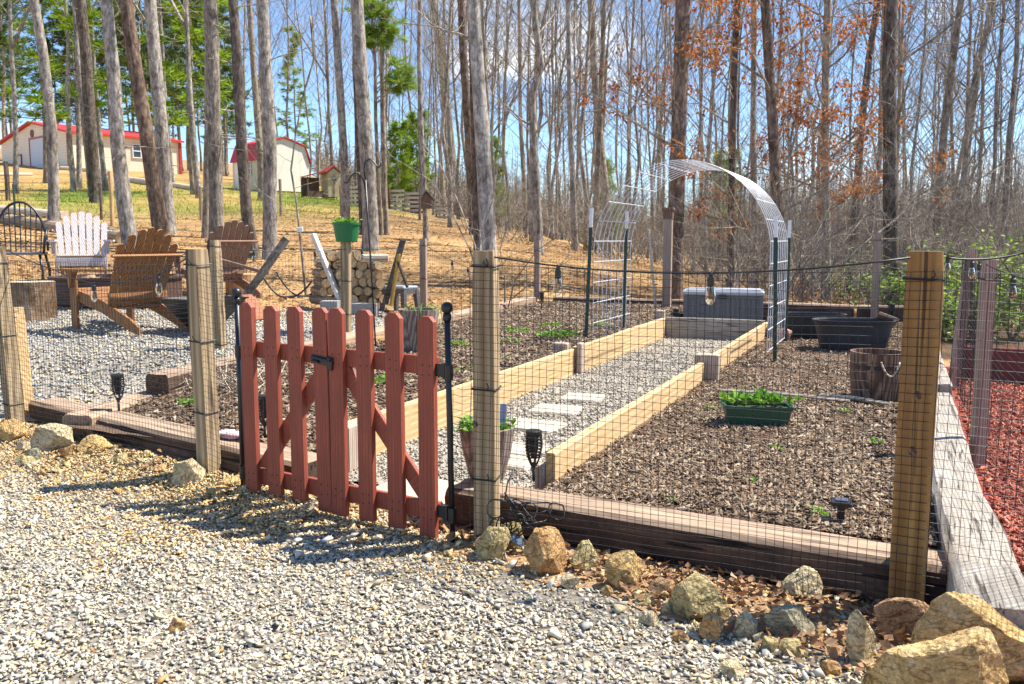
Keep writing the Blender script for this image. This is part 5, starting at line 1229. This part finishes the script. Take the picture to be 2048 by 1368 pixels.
# ================================================================== TREES
def branch(mb, p, d, L, r, lev, rr, up=.25, tips=None, n=4, kids=None):
    pts = [p.copy()]; d = d.normalized(); q = p.copy(); seg = 5 if lev < 2 else 3
    for i in range(seg):
        d = (d+Vector((rr.gauss(0, .16), rr.gauss(0, .16), rr.gauss(0, .12)+up*.35))).normalized(); q = q+d*L/seg; pts.append(q.copy())
    mb.tube(pts, [r*(1-.8*i/seg) for i in range(seg+1)], 5 if lev == 0 else (4 if lev == 1 else 3), False)
    if tips is not None and lev >= 1: tips += pts[1:]
    if lev < 2:
        for k in range((kids or (6, 4))[lev]):
            t = .25+.75*rr.random(); i = min(int(t*seg), seg-1); s = pts[i].lerp(pts[i+1], t*seg-i); dd = (pts[i+1]-pts[i]).normalized(); o = dd.orthogonal().normalized(); a = rr.random()*6.283; o = (o*math.cos(a)+dd.cross(o)*math.sin(a))
            branch(mb, s, dd*.75+o*.7, L*(.32+.25*rr.random()), r*.42, lev+1, rr, up, tips, n, kids)
def trunk_mb(pts, rad, n=12, flare=.25, lump=.06, seed=0):
    mb = MB(); P = []; Rd = []
    for i in range(len(pts)-1):
        m = 5
        for k in range(m): t = k/m; P.append(pts[i].lerp(pts[i+1], t)); Rd.append(rad[i]*(1-t)+rad[i+1]*t)
    P.append(pts[-1]); Rd.append(rad[-1]); rings = []
    for j, (p, r) in enumerate(zip(P, Rd)):
        hh = p.z-P[0].z; rg = []; fl = 1+flare*math.exp(-hh/.35)
        for k in range(n):
            a = 6.2832*k/n; q = r*fl*(1+lump*mn.noise(Vector((math.cos(a)*2+seed, math.sin(a)*2, hh*1.2)))+.10*(fl-1)*math.sin(3*a+seed))
            rg.append((p.x+q*math.cos(a), p.y+q*math.sin(a), p.z))
        rings.append(rg)
    mb.loft(rings); return mb
def wob(H, r, rr, n=9, amp=.10, lean=(0, 0)):
    pts, rad = [], []; x = y = 0
    for i in range(n):
        z = H*i/(n-1); pts.append(Vector((x+lean[0]*z, y+lean[1]*z, z-.15*(i == 0)))); rad.append(r*(1-.78*i/(n-1))); x += rr.gauss(0, amp); y += rr.gauss(0, amp)
    return pts, rad
def interp(pts, rad, z):
    for i in range(len(pts)-1):
        if pts[i].z <= z <= pts[i+1].z:
            t = (z-pts[i].z)/(pts[i+1].z-pts[i].z); return pts[i].lerp(pts[i+1], t), rad[i]*(1-t)+rad[i+1]*t
    return pts[-1], rad[-1]
def bare_proto(seed, H, r, nb, lo, mat, amp=.10, spread=1.0, fork=False):
    rr = random.Random(seed); pts, rad = wob(H, r, rr, amp=amp)
    a = trunk_mb(pts, rad, 9, .3, .05, seed); b = MB()
    for k in range(nb):
        z = H*(lo+(.98-lo)*(k+rr.random())/nb); p, q = interp(pts, rad, z); az = rr.random()*6.283; f = z/H
        L = (1.0+3.2*(1-abs(f-.6)*1.2))*spread*(.6+.6*rr.random())*(H/14)
        branch(b, p, Vector((math.cos(az), math.sin(az), .55+.9*f)), max(L, .5), q*.36, 0, rr, .30, kids=(5, 3))
    if fork:
        p, q = interp(pts, rad, H*.35); branch(b, p, Vector((.35, .1, 1)), H*.6, q*.75, 0, rr, .3, kids=(5, 3))
    return a, b, mat
protos = []
def make_tree_thing(name, tm, bm_, mat, loc, rz, sc_, label, cat='tree', group=None, mt_b=None):
    r = thing(name, label, cat, loc, rz, group); r.scale = sc_ if hasattr(sc_, '__len__') else (sc_,)*3
    for nm, m, mm in (('trunk', tm, mat), ('crown', bm_, mt_b or m_twig)):
        if m is None: continue
        if isinstance(m, MB): m = m.mesh(nm)
        if not m.materials: m.materials.append(mm)
        link(bpy.data.objects.new(nm, m), r)
    return r
PR_ = []
for i, (H, r, nb, lo, mat, amp, spd, fk) in enumerate([(15, .075, 26, .30, m_bark, .12, .8, 0), (17, .10, 28, .34, m_bark_brown, .14, .9, 0), (13, .058, 24, .22, m_bark_pale, .12, .75, 0), (16, .09, 26, .30, m_bark_brown, .15, .9, 1), (12, .05, 24, .15, m_twig, .14, .7, 0), (18, .115, 28, .38, m_bark, .12, 1.0, 1), (14, .07, 28, .2, m_bark_pale, .16, .9, 0), (10, .045, 24, .10, m_bark_brown, .14, .7, 0)]):
    a, b, mm = bare_proto(40+i, H, r, nb, lo, mat, amp, spd, fk); a = a.mesh('trunk', True); b = b.mesh('crown'); a.materials.append(mm); b.materials.append(m_twig if i % 2 else m_bark_brown); PR_.append((a, b))
def place(i, p, rz, s, label, group):
    a, b = PR_[i]; return make_tree_thing('bare_tree', a, b, None, p, rz, s, label, 'tree', group)
rr = random.Random(21)
avoid = []
def forest(n, px0, px1, y0, y1, label, group, ids, smin=.8, smax=1.25, gap=.0, pw=1.0):
    k = 0; tries = 0
    while k < n and tries < n*30:
        tries += 1
        px = px0+(px1-px0)*rr.random(); Y = y0+(y1-y0)*rr.random()**pw; p = on_ground(px, Y)
        if any((p.x-q[0])**2+(p.y-q[1])**2 < (1.0+.012*Y)**2 for q in avoid): continue
        avoid.append((p.x, p.y)); s = smin+(smax-smin)*rr.random()
        place(rr.choice(ids), p, rr.random()*6.28, (s, s, s*(.9+.25*rr.random())), label, group); k += 1
# ---- named nearer trees: foot and trunk line in the picture
def near_tree(foot, line, w0, mat, label, H=15, w1=None, limbs=10, lo=.42, seed=1, Y=None, dead=0, name='tree', flare=.3, lump=.07, tips=None, blen=2.0, kids=None, cat='tree', n=14, low=None):
    p0 = T(*foot) if Y is None else at(*foot, Y); Yd = p0.y; s = Yd/F; rr = random.Random(seed); w1 = w1 or w0*.8
    pl = [at(x, y, Yd)-p0 for x, y in line]
    pts = [Vector((0, 0, -.25)), Vector((0, 0, 0))]+pl; d = (pts[-1]-pts[-2]); d = d/d.z if d.z else Vector((0, 0, 1))
    top = pts[-1]; rem = max(1.5, H-top.z)
    for k in (1, 2, 3): pts.append(top+Vector((d.x*.7*rem*k/3+rr.gauss(0, .12), rr.gauss(0, .15), rem*k/3)))
    zt = top.z; rad = []
    for p in pts:
        t = max(0, p.z)/zt
        rad.append(s*.5*(w0+(w1-w0)*min(1, t)) if t <= 1.0 else max(.015, s*.5*w1*(1-.85*(p.z-zt)/rem)))
    r = thing(name, label, cat, p0); tm = trunk_mb(pts, rad, n, flare, lump, seed); obj('trunk', tm, mat, r, smooth=True)
    b = MB()
    for k in range(limbs):
        z = (low if low is not None else lo*H)+(H*.97-(low if low is not None else lo*H))*(k+rr.random())/limbs; p, q = interp(pts, rad, z); az = rr.random()*6.283
        branch(b, p, Vector((math.cos(az), math.sin(az), .5)), blen*(.6+.7*rr.random()), min(q*.32, .032), 0, rr, .22, tips, kids=kids)
    for k in range(dead):
        z = 1.5+rr.random()*min(H*.5, 6); p, q = interp(pts, rad, z); az = rr.random()*6.283
        branch(b, p, Vector((math.cos(az), math.sin(az), .05)), .5+rr.random()*1.3, .014, 1, rr, .0, None, kids=(3, 2))
    if b.v: obj('crown', b, m_twig, r)
    avoid.append((p0.x, p0.y)); return r, p0, pts, rad
near_tree((107, 452), [(108, 400), (103, 250), (88, 120), (68, 0)], 21, m_bark_pale, 'pale slender leaning trunk in front of the barn left of the white chair', 14, 17, 8, seed=1, dead=6)
near_tree((193, 405), [(186, 330), (180, 240), (172, 110), (160, 0)], 24, m_bark_dark, 'dark pine trunk with dead side branches in front of the barn wall', 18, 20, 8, seed=2, dead=16)
near_tree((262, 498), [(250, 420), (236, 300), (228, 160), (212, 0)], 30, m_bark, 'mottled grey trunk rising behind the white chair', 17, 22, 8, seed=3, dead=6)
near_tree((325, 482), [(312, 400), (292, 260), (268, 120), (252, 0)], 30, m_bark_red, 'thick purplish trunk leaning left, one of the pair behind the brown chair', 17, 25, 8, seed=4, dead=5)
near_tree((338, 466), [(332, 400), (322, 250), (308, 100), (300, 0)], 28, m_bark, 'grey trunk right of the leaning pair behind the brown chair', 17, 23, 8, seed=5, dead=6)
near_tree((433, 505), [(432, 400), (428, 240), (424, 100), (420, 0)], 28, m_bark, 'tall straight grey trunk behind the greyed chair', 17, 25, 8, seed=6, dead=9)
near_tree((412, 475), [(414, 380), (416, 260), (416, 120), (418, 0)], 16, m_bark_brown, 'thin brown trunk touching the left of the tall straight one', 15, 12, 6, seed=7, dead=4)
near_tree((508, 516), [(494, 430), (484, 300), (476, 150), (466, 0)], 24, m_bark_dark, 'dark trunk curving outward at its foot, left of the shed', 16, 18, 8, seed=8, dead=6)
near_tree((540, 520), [(540, 430), (540, 300), (532, 150), (524, 0)], 29, m_bark, 'grey trunk in front of the shed gable', 17, 22, 8, seed=9, dead=6)
near_tree((524, 400), [(520, 300), (508, 150), (498, 0)], 15, m_bark_brown, 'thin trunk between the two pines at the shed', 16, 10, 8, seed=10, dead=4)
near_tree((692, 448), [(690, 350), (680, 180), (668, 0)], 17, m_bark, 'slim grey trunk behind the green pot', 17, 14, 9, seed=11, dead=4)
near_tree((742, 502), [(740, 420), (733, 300), (722, 150), (714, 0)], 32, m_bark, 'stout shaggy grey trunk right of the shepherd hook', 18, 24, 9, seed=12, dead=3, lump=.12)
near_tree((727, 470), [(724, 400), (716, 250), (712, 100), (708, 0)], 15, m_bark_dark, 'dark trunk half hidden by the stout shaggy one', 17, 12, 8, seed=13)
near_tree((774, 468), [(770, 400), (766, 250), (764, 100), (768, 0)], 11, m_bark_brown, 'thin brown trunk right of the shaggy one', 15, 9, 9, seed=14)
near_tree((852, 480), [(850, 400), (842, 250), (838, 100), (840, 0)], 11, m_bark, 'thin dark trunk carrying the bird house', 13, 8, 10, seed=15)
near_tree((912, 428), [(906, 340), (890, 190), (880, 90), (866, 0)], 20, m_bark_brown, 'brown forked trunk on the bank behind the bird house', 17, 15, 10, seed=16)
near_tree((948, 470), [(944, 380), (934, 220), (926, 100), (922, 0)], 18, m_bark_red, 'reddish peeling trunk just left of the pale mottled one', 15, 14, 8, seed=17, lump=.15)
near_tree((978, 560), [(975, 450), (966, 300), (955, 130), (946, 0)], 34, m_bark_pale, 'pale mottled trunk standing behind the tan post', 15, 24, 9, seed=18, Y=15.5, low=3.5, blen=2.4)
near_tree((955, 505), [(953, 380), (948, 250), (944, 120), (940, 0)], 15, m_bark_dark, 'dark thin trunk just left of the pale mottled trunk', 15, 11, 10, seed=19)
near_tree((1078, 505), [(1074, 420), (1068, 300), (1064, 190), (1082, 130), (1072, 60), (1066, 0)], 19, m_bark_pale, 'crooked pale trunk with an elbow bend above the garden corner', 14, 12, 12, seed=20, low=2.2, blen=2.6)
near_tree((1218, 505), [(1212, 400), (1198, 260), (1188, 130), (1182, 0)], 18, m_bark_brown, 'straight brown trunk behind the left foot of the arch', 16, 14, 12, seed=22)
near_tree((1150, 500), [(1146, 380), (1140, 220), (1136, 0)], 13, m_bark, 'slim grey trunk left of the arch', 15, 9, 12, seed=23)
near_tree((1782, 640), [(1782, 520), (1780, 300), (1778, 130), (1782, 0)], 29, m_bark_dark, 'dark straight trunk above the amber post', 16, 24, 12, seed=24, Y=16.5, low=3.4, blen=2.6)
near_tree((1862, 600), [(1872, 480), (1888, 260), (1905, 130), (1922, 0)], 17, m_bark_brown, 'trunk leaning right beyond the red mulch', 16, 12, 14, seed=25, low=2.5, blen=2.5)
near_tree((1900, 590), [(1916, 470), (1940, 250), (1960, 120), (1986, 0)], 15, m_bark_brown, 'second right-leaning trunk nearest the right edge', 16, 11, 14, seed=26, low=2.5, blen=2.5)
near_tree((1700, 585), [(1712, 420), (1722, 260), (1740, 100), (1756, 0)], 17, m_bark_dark, 'dark trunk leaning slightly right behind the black tubs', 15, 12, 12, seed=27, low=3, blen=2.3)
# russet oaks
def russet(foot, line, w0, mat, label, seed, Y, H, limbs, low, nleaf, w1=None, blen=2.6):
    tips = []; r, p0, pts, rad = near_tree(foot, line, w0, mat, label, H, w1, limbs, .2, seed, Y, 0, 'oak_tree', tips=tips, blen=blen, low=low)
    rr = random.Random(seed); mb = MB()
    for t in rr.choices(tips, k=int(nleaf*1.0)):
        for q in range(9):
            p = t+Vector((rr.gauss(0, .09), rr.gauss(0, .09), rr.gauss(-.05, .07))); mb.leaf(p, (rr.gauss(0, .6), rr.gauss(0, .6), -.6), (rr.gauss(0, 1), rr.gauss(0, 1), .5), .075+.05*rr.random(), .04+.02*rr.random(), .2)
    obj('foliage', mb, m_oak, r)
russet((1348, 640), [(1350, 500), (1356, 300), (1362, 130), (1366, 0)], 34, m_bark_red, 'thick reddish oak trunk with russet leaves beside the tall capped post', 31, 17, 13, 17, 2.4, 200, 28, 1.9)
russet((1562, 620), [(1560, 480), (1548, 300), (1538, 130), (1530, 0)], 24, m_bark_red, 'slim reddish oak with russet leaves behind the right arch foot', 32, 18, 12, 26, 1.2, 460, 18, 1.9)
russet((1655, 620), [(1652, 460), (1650, 260), (1652, 120), (1656, 0)], 18, m_bark_brown, 'thin oak with russet leaves right of the arch', 33, 19, 12, 22, .8, 300, 14, 1.7)
russet((1460, 610), [(1462, 450), (1466, 250), (1470, 120), (1476, 0)], 15, m_bark_dark, 'dark thin oak with russet leaves above the arch', 34, 21, 13, 18, 2.0, 240, 12, 1.8)
# sapling with a white tag on the hill
def thin_sapling(foot, line, w, label, seed, Y=None, n=14, H=5):
    return near_tree(foot, line, w, m_twig, label, H, w*.5, n, seed=seed, Y=Y, name='sapling', low=.8, blen=.9, flare=.05, cat='sapling', n=7)
r, p0, _, _ = thin_sapling((612, 590), [(600, 470), (592, 400), (582, 340), (590, 280)], 6, 'thin crooked sapling with a white tag left of the firewood', 51, None, 9, 4)
mb = MB(); mb.box((0, -.04, 0), (.09, .03, .07), None, .006); obj('white_tag', mb, m_white, r, at(601, 459, p0.y)-p0)
def arc_sapling(foot, lines, label, seed, Y):
    p0 = at(*foot, Y); r = thing('sapling', label, 'sapling', p0); rr_ = random.Random(seed); b = MB(); t = MB()
    for i, ln in enumerate(lines):
        pts = [Vector((0, 0, 0))]+[at(x, y, Y+.25*(i-1))-p0 for x, y in ln]
        t.tube(pts, [.012*(1-.8*k/len(pts)) for k in range(len(pts))], 4, False)
        for k in range(1, len(pts)):
            for q in range(3): branch(b, pts[k-1].lerp(pts[k], rr_.random()), (pts[k]-pts[k-1]).normalized()*.6+Vector((rr_.gauss(0, .5), rr_.gauss(0, .4), rr_.gauss(.2, .4))), .25+.3*rr_.random(), .004, 1, rr_, .1, kids=(3, 2))
    obj('trunk', t, m_twig, r); obj('crown', b, m_twig, r)
arc_sapling((958, 560), [[(940, 500), (900, 420), (860, 360), (780, 310), (720, 300)], [(950, 490), (915, 400), (880, 330), (840, 280)], [(962, 480), (985, 400), (1000, 300), (1010, 200)]], 'bare arching sapling twigs left of the tan post', 61, 11.0)
arc_sapling((1010, 640), [[(1030, 560), (1075, 500), (1120, 470), (1200, 430)], [(1010, 560), (1000, 500), (1020, 430)], [(1020, 600), (1070, 560), (1140, 520)]], 'bare twiggy shrub at the back left corner of the garden bed', 62, 12.6)
# ---- pines
def pine_proto(seed, H, r, lo, nb, tuft, blen, mat=m_needle, sag=-.05):
    rr = random.Random(seed); pts, rad = wob(H, r, rr, amp=.07); a = trunk_mb(pts, rad, 9, .3, .05, seed); b = MB(); nd = MB()
    for k in range(nb):
        f = (k+rr.random())/nb; z = H*(lo+(.985-lo)*f); p, q = interp(pts, rad, z); az = rr.random()*6.283; L = blen*(1.05-f*.75)*(.6+.6*rr.random())
        d = Vector((math.cos(az), math.sin(az), sag+.35*f)); e = p+d*L; mid = p+d*L*.5+Vector((0, 0, -.05*L)); b.tube([p, mid, e], [q*.3, q*.2, .01], 4, False)
        for t in range(tuft):
            s = .30+.7*rr.random(); c = p.lerp(e, s)+Vector((rr.gauss(0, .16*L*.5), rr.gauss(0, .16*L*.5), rr.gauss(0, .12)))
            for w in range(11):
                dd = Vector((rr.gauss(0, 1)+d.x*.8, rr.gauss(0, 1)+d.y*.8, rr.gauss(.25, .6))).normalized(); o = dd.orthogonal().normalized()*.034; ln = .30+.28*rr.random(); nd.add([c-o, c+o, c+dd*ln], [(0, 1, 2)])
    out = []
    for nm, m, mm in (('trunk', a, m_bark_brown), ('branches', b, m_bark_dark), ('needles', nd, mat)):
        m = m.mesh(nm, nm == 'trunk'); m.materials.append(mm); out.append((nm, m))
    return out
PN = [pine_proto(71, 21, .16, .30, 70, 12, 3.1), pine_proto(72, 24, .18, .36, 70, 12, 3.2), pine_proto(73, 18, .13, .24, 64, 12, 2.7), pine_proto(74, 15, .11, .18, 56, 9, 2.2, m_needle_lit), pine_proto(75, 6, .06, .10, 44, 9, 1.5, m_needle_lit)]
def pine(i, p, s, label, group=None, name='pine_tree'):
    r = thing(name, label, 'tree', p, rr.random()*6.28, group); r.scale = (s,)*3
    for nm, m in PN[i]: link(bpy.data.objects.new(nm, m), r)
    avoid.append((p.x, p.y)); return r
k = 0; tries = 0
while k < 32 and tries < 1500:
    tries += 1; px = rr.uniform(-90, 470); Y = rr.uniform(80, 112); p = on_ground(px, Y)
    if any((p.x-q[0])**2+(p.y-q[1])**2 < 7 for q in avoid): continue
    pine(rr.choice([0, 1, 2]), p, rr.uniform(.85, 1.2), 'tall dark pine in the stand behind the barn and shed', 'tall pines behind the barn'); k += 1
for px, Y, i, s, lb in [(30, 76, 0, 1.0, 'dark pine rising behind the left gable of the barn'), (400, 75, 2, 1.05, 'dense pine at the right end of the barn'), (455, 78, 2, 1.0, 'green pine between the barn and the shed'), (160, 40, 3, 1.15, 'bright green pine crown above the barn roof at the top left'), (395, 42, 3, 1.15, 'bright pine crown above the gap left of the shed'), (-30, 44, 2, 1.1, 'dark pine at the left edge in front of the barn'), 
                        (800, 50, 4, .75, 'small bright pine behind the pallet fence'), (835, 52, 4, .9, 'second small bright pine behind the bird house'), (985, 48, 4, .8, 'thin light green pine behind the pale mottled trunk'), (600, 70, 3, .8, 'light pine right of the shed roof'), (1205, 46, 4, .75, 'light green young pine behind the left foot of the arch'), (1440, 46, 4, 1.0, 'pale green young pine seen below the arch')]:
    pine(i, on_ground(px, Y), s, lb)
# hanging light pine boughs
p0 = on_ground(765, 24); r = thing('pine_tree', 'slender pine with bright yellow-green boughs at the top centre', 'tree', p0); H = 12; q = random.Random(81); pts, rad = wob(H, .06, q, amp=.05)
obj('trunk', trunk_mb(pts, rad, 8, .2, .05, 3), m_bark_brown, r); nd = MB(); bb = MB()
for px, py, R_ in [(742, 8, .5), (770, 50, .5), (742, 60, .45), (765, 82, .42), (785, 66, .42), (790, 128, .26), (800, 150, .26), (818, 168, .30), (782, 160, .2), (735, 90, .3), (800, 178, .22), (725, 10, .45), (756, 30, .5), (808, 140, .2)]:
    c = at(px, py, 24)-p0; pz, _ = interp(pts, rad, max(.5, c.z-.4)); bb.tube([pz, pz.lerp(c, .6)+Vector((0, 0, .1)), c], [.02, .014, .006], 4, False); ax_ = Vector((c.x-pz.x, c.y-pz.y, 0)).normalized()
    for k in range(9):
        e = c+Vector((q.gauss(0, R_*.5), q.gauss(0, R_*.6), q.gauss(0, R_*.28)))+ax_*q.gauss(0, R_*.4); bb.tube([c, e], [.006, .003], 3, False)
        for w in range(int(190*R_)):
            dd = (e-c).normalized()*.8+Vector((q.gauss(0, .6), q.gauss(0, .6), q.gauss(.15, .45))); dd = dd.normalized(); cc = c.lerp(e, q.random()**.6)+Vector((q.gauss(0, .03),)*3); o = dd.orthogonal().normalized()*.010; nd.add([cc-o, cc+o, cc+dd*(.14+.1*q.random())], [(0, 1, 2)])
obj('branches', bb, m_bark_brown, r); obj('needles', nd, m_needle_lit, r)
# ---- forest
forest(32, 830, 1340, 27, 46, 'slender bare tree on the bank behind the garden', 'slender bare trees on the bank', [0, 1, 2, 4, 6])
forest(34, 780, 1420, 46, 78, 'distant bare tree in the middle woods', 'distant bare trees in the middle', [0, 1, 3, 5, 6], .9, 1.35)
forest(30, 1340, 2180, 20, 34, 'bare tree in the near right woods', 'bare trees in the near right woods', [0, 1, 2, 4, 6, 7], .75, 1.1)
forest(38, 1340, 2250, 34, 75, 'distant bare tree in the right woods', 'distant bare trees on the right', [0, 1, 3, 5, 6], .85, 1.3)
forest(24, 480, 900, 60, 105, 'bare tree beyond the shed and pallet fence', 'bare trees beyond the shed', [0, 1, 5, 3], .9, 1.3)
forest(10, -80, 480, 36, 56, 'bare trunk scattered on the barn hillside', 'bare trees on the barn hillside', [5, 1], 1.0, 1.25)
# brush: many stemmed thickets
def brush_proto(seed, ns, H, mat):
    q = random.Random(seed); b = MB()
    for k in range(ns):
        az = q.random()*6.28; p = Vector((q.gauss(0, .35), q.gauss(0, .35), -.05)); branch(b, p, Vector((math.cos(az)*.6, math.sin(az)*.6, .9)), H*(.6+.6*q.random()), .013, 0, q, .06, kids=(7, 4))
    m = b.mesh('bare_shrub'); m.materials.append(mat); return m
BS = [brush_proto(91, 7, 2.8, m_twig), brush_proto(92, 6, 3.6, m_bark_brown), brush_proto(93, 9, 2.0, m_bark_pale)]
def brush(n, px0, px1, y0, y1, label, group):
    for k in range(n):
        p = on_ground(rr.uniform(px0, px1), rr.uniform(y0, y1)); o = link(bpy.data.objects.new('bare_shrub', rr.choice(BS)), None, p, rr.random()*6.28); s = rr.uniform(.7, 1.25); o.scale = (s, s, s); tag(o, label, 'shrub', group)
brush(80, 1450, 2200, 14, 30, 'bare twiggy thicket bush in the right woods', 'bare thicket bushes on the right')
brush(24, 1560, 2250, 28, 48, 'bare twiggy thicket bush deep in the right woods', 'bare thicket bushes deep in the right woods')
brush(44, 960, 1450, 24, 42, 'bare twiggy bush under the middle trees', 'bare bushes under the middle trees')
# green shrubs on the right
def shrub(seed, H, nl, spread, L):
    q = random.Random(seed); b = MB(); tips = []
    for k in range(7): az = q.random()*6.28; branch(b, Vector((0, 0, -.05)), Vector((math.cos(az)*.5, math.sin(az)*.5, 1)), H*(.7+.4*q.random()), .014, 0, q, .08, tips, kids=(6, 4))
    f = MB()
    for t in q.choices(tips, k=nl):
        for w in range(3): f.leaf(t+Vector((q.gauss(0, .07), q.gauss(0, .07), q.gauss(0, .07))), (q.gauss(0, 1), q.gauss(0, 1), q.gauss(0, .4)), (q.gauss(0, .4), q.gauss(0, .4), 1), L, L*.5, .1)
    return b, f
for i, (px, Y, H, nl, lb) in enumerate([(1760, 14.6, .9, 60, 'light green shrub left of the amber post behind the tubs'), (1915, 13.0, 1.05, 210, 'leafy bright green shrub between the two red mulch posts'), (1995, 14.2, 1.1, 120, 'leafy green shrub at the far right behind the brown post'), (1880, 16, 1.1, 80, 'airy green shrub just right of the amber post'), (2070, 15, 1.2, 80, 'green shrub at the right picture edge'), (1850, 12.4, .7, 110, 'low green shrub behind the far end of the right tie'), (1700, 18, 1.0, 70, 'sparse green shrub under the russet oaks'), (1950, 10.6, .55, 120, 'low green weeds just beyond the dark red edging board'), (2030, 10.9, .6, 120, 'green weeds at the far right beyond the edging board'), (1895, 11.0, .5, 90, 'small weeds beyond the left end of the edging board')]):
    b, f = shrub(200+i, H, nl, 1, .10); p = on_ground(px, Y); r = thing('green_shrub', lb, 'shrub', p); obj('stems', b, m_twig, r); obj('foliage', f, m_shrubgreen, r)
# far wood: one mass
mb = MB(); q = random.Random(99)
for k in range(2900):
    px = q.uniform(640, 2500); Y = q.uniform(78, 150); p = on_ground(px, Y); h = (q.uniform(3, 7.5) if px < 1400 else q.uniform(6, 13))*(.75+.7*mn.noise(Vector((px*.012, Y*.03, 2))))*q.choice([.7, 1, 1, 1.5]); w = q.uniform(.04, .10); l = Vector((q.gauss(0, .05), q.gauss(0, .05), 1))
    mb.tube([p, p+l*h*.5+Vector((q.gauss(0, .2), 0, 0)), p+l*h], [w, w*.6, .02], 3, False)
    for j in range(12):
        s = p+l*h*q.uniform(.25, .95); d = Vector((q.gauss(0, 1), q.gauss(0, 1), abs(q.gauss(.6, .5)))).normalized(); L = q.uniform(.8, 2.4); mb.tube([s, s+d*L], [.028, .010], 3, False)
o = stuff(obj('far_woods', mb, m_twig))
# wooded ridge beyond
# ================================================================== WORLD, SUN, CAMERA
SUN = Vector((.52, .15, .85)).normalized(); el = math.asin(SUN.z); az = math.atan2(SUN.x, SUN.y)
w = bpy.data.worlds.new('World'); sc.world = w; w.use_nodes = True; nt = w.node_tree; bg = nt.nodes['Background']
sky = nt.nodes.new('ShaderNodeTexSky'); sky.sky_type = 'NISHITA'; sky.sun_disc = False; sky.sun_elevation = el; sky.sun_rotation = az; sky.air_density = 1.0; sky.dust_density = .1; sky.ozone_density = 2.0; sky.altitude = 300
v = coords(nt, (1, 1, 2.2), 'Generated'); n1 = noise(nt, v, 3.4, 9, .58, .3)
fac = ramp(nt, n1, [(.56, (0,0,0)), (.72, (.9,.9,.9))])
col = mixc(nt, fac, mixc(nt, 1.0, sky.outputs[0], (.76,.91,1.10), 'MULTIPLY'), (8.5, 8.6, 8.8)); nt.links.new(col, bg.inputs[0]); bg.inputs[1].default_value = .10
L = bpy.data.lights.new('sun', 'SUN'); L.energy = 5.0; L.angle = R(.5); L.color = (1, .94, .84); so = link(bpy.data.objects.new('sun', L)); so.rotation_mode = 'QUATERNION'; so.rotation_quaternion = SUN.to_track_quat('Z', 'Y'); so.location = SUN*40
cam = bpy.data.cameras.new('camera'); cam.lens = F/2048*36; cam.sensor_width = 36; cam.clip_start = .05; cam.clip_end = 2000
co = link(bpy.data.objects.new('camera', cam), None, (0, 0, CZ)); co.rotation_euler = (math.pi/2-PITCH, 0, 0); sc.camera = co
cam.dof.use_dof = True; cam.dof.focus_distance = 3.6; cam.dof.aperture_fstop = 11
sc.render.resolution_x, sc.render.resolution_y = 1024, 684
sc.view_settings.view_transform = 'Standard'; sc.view_settings.look = 'None'; sc.view_settings.exposure = 1.2; sc.view_settings.gamma = 1
sc.cycles.max_bounces = 8; sc.cycles.transparent_max_bounces = 8; sc.cycles.caustics_refractive = False; sc.cycles.caustics_reflective = False
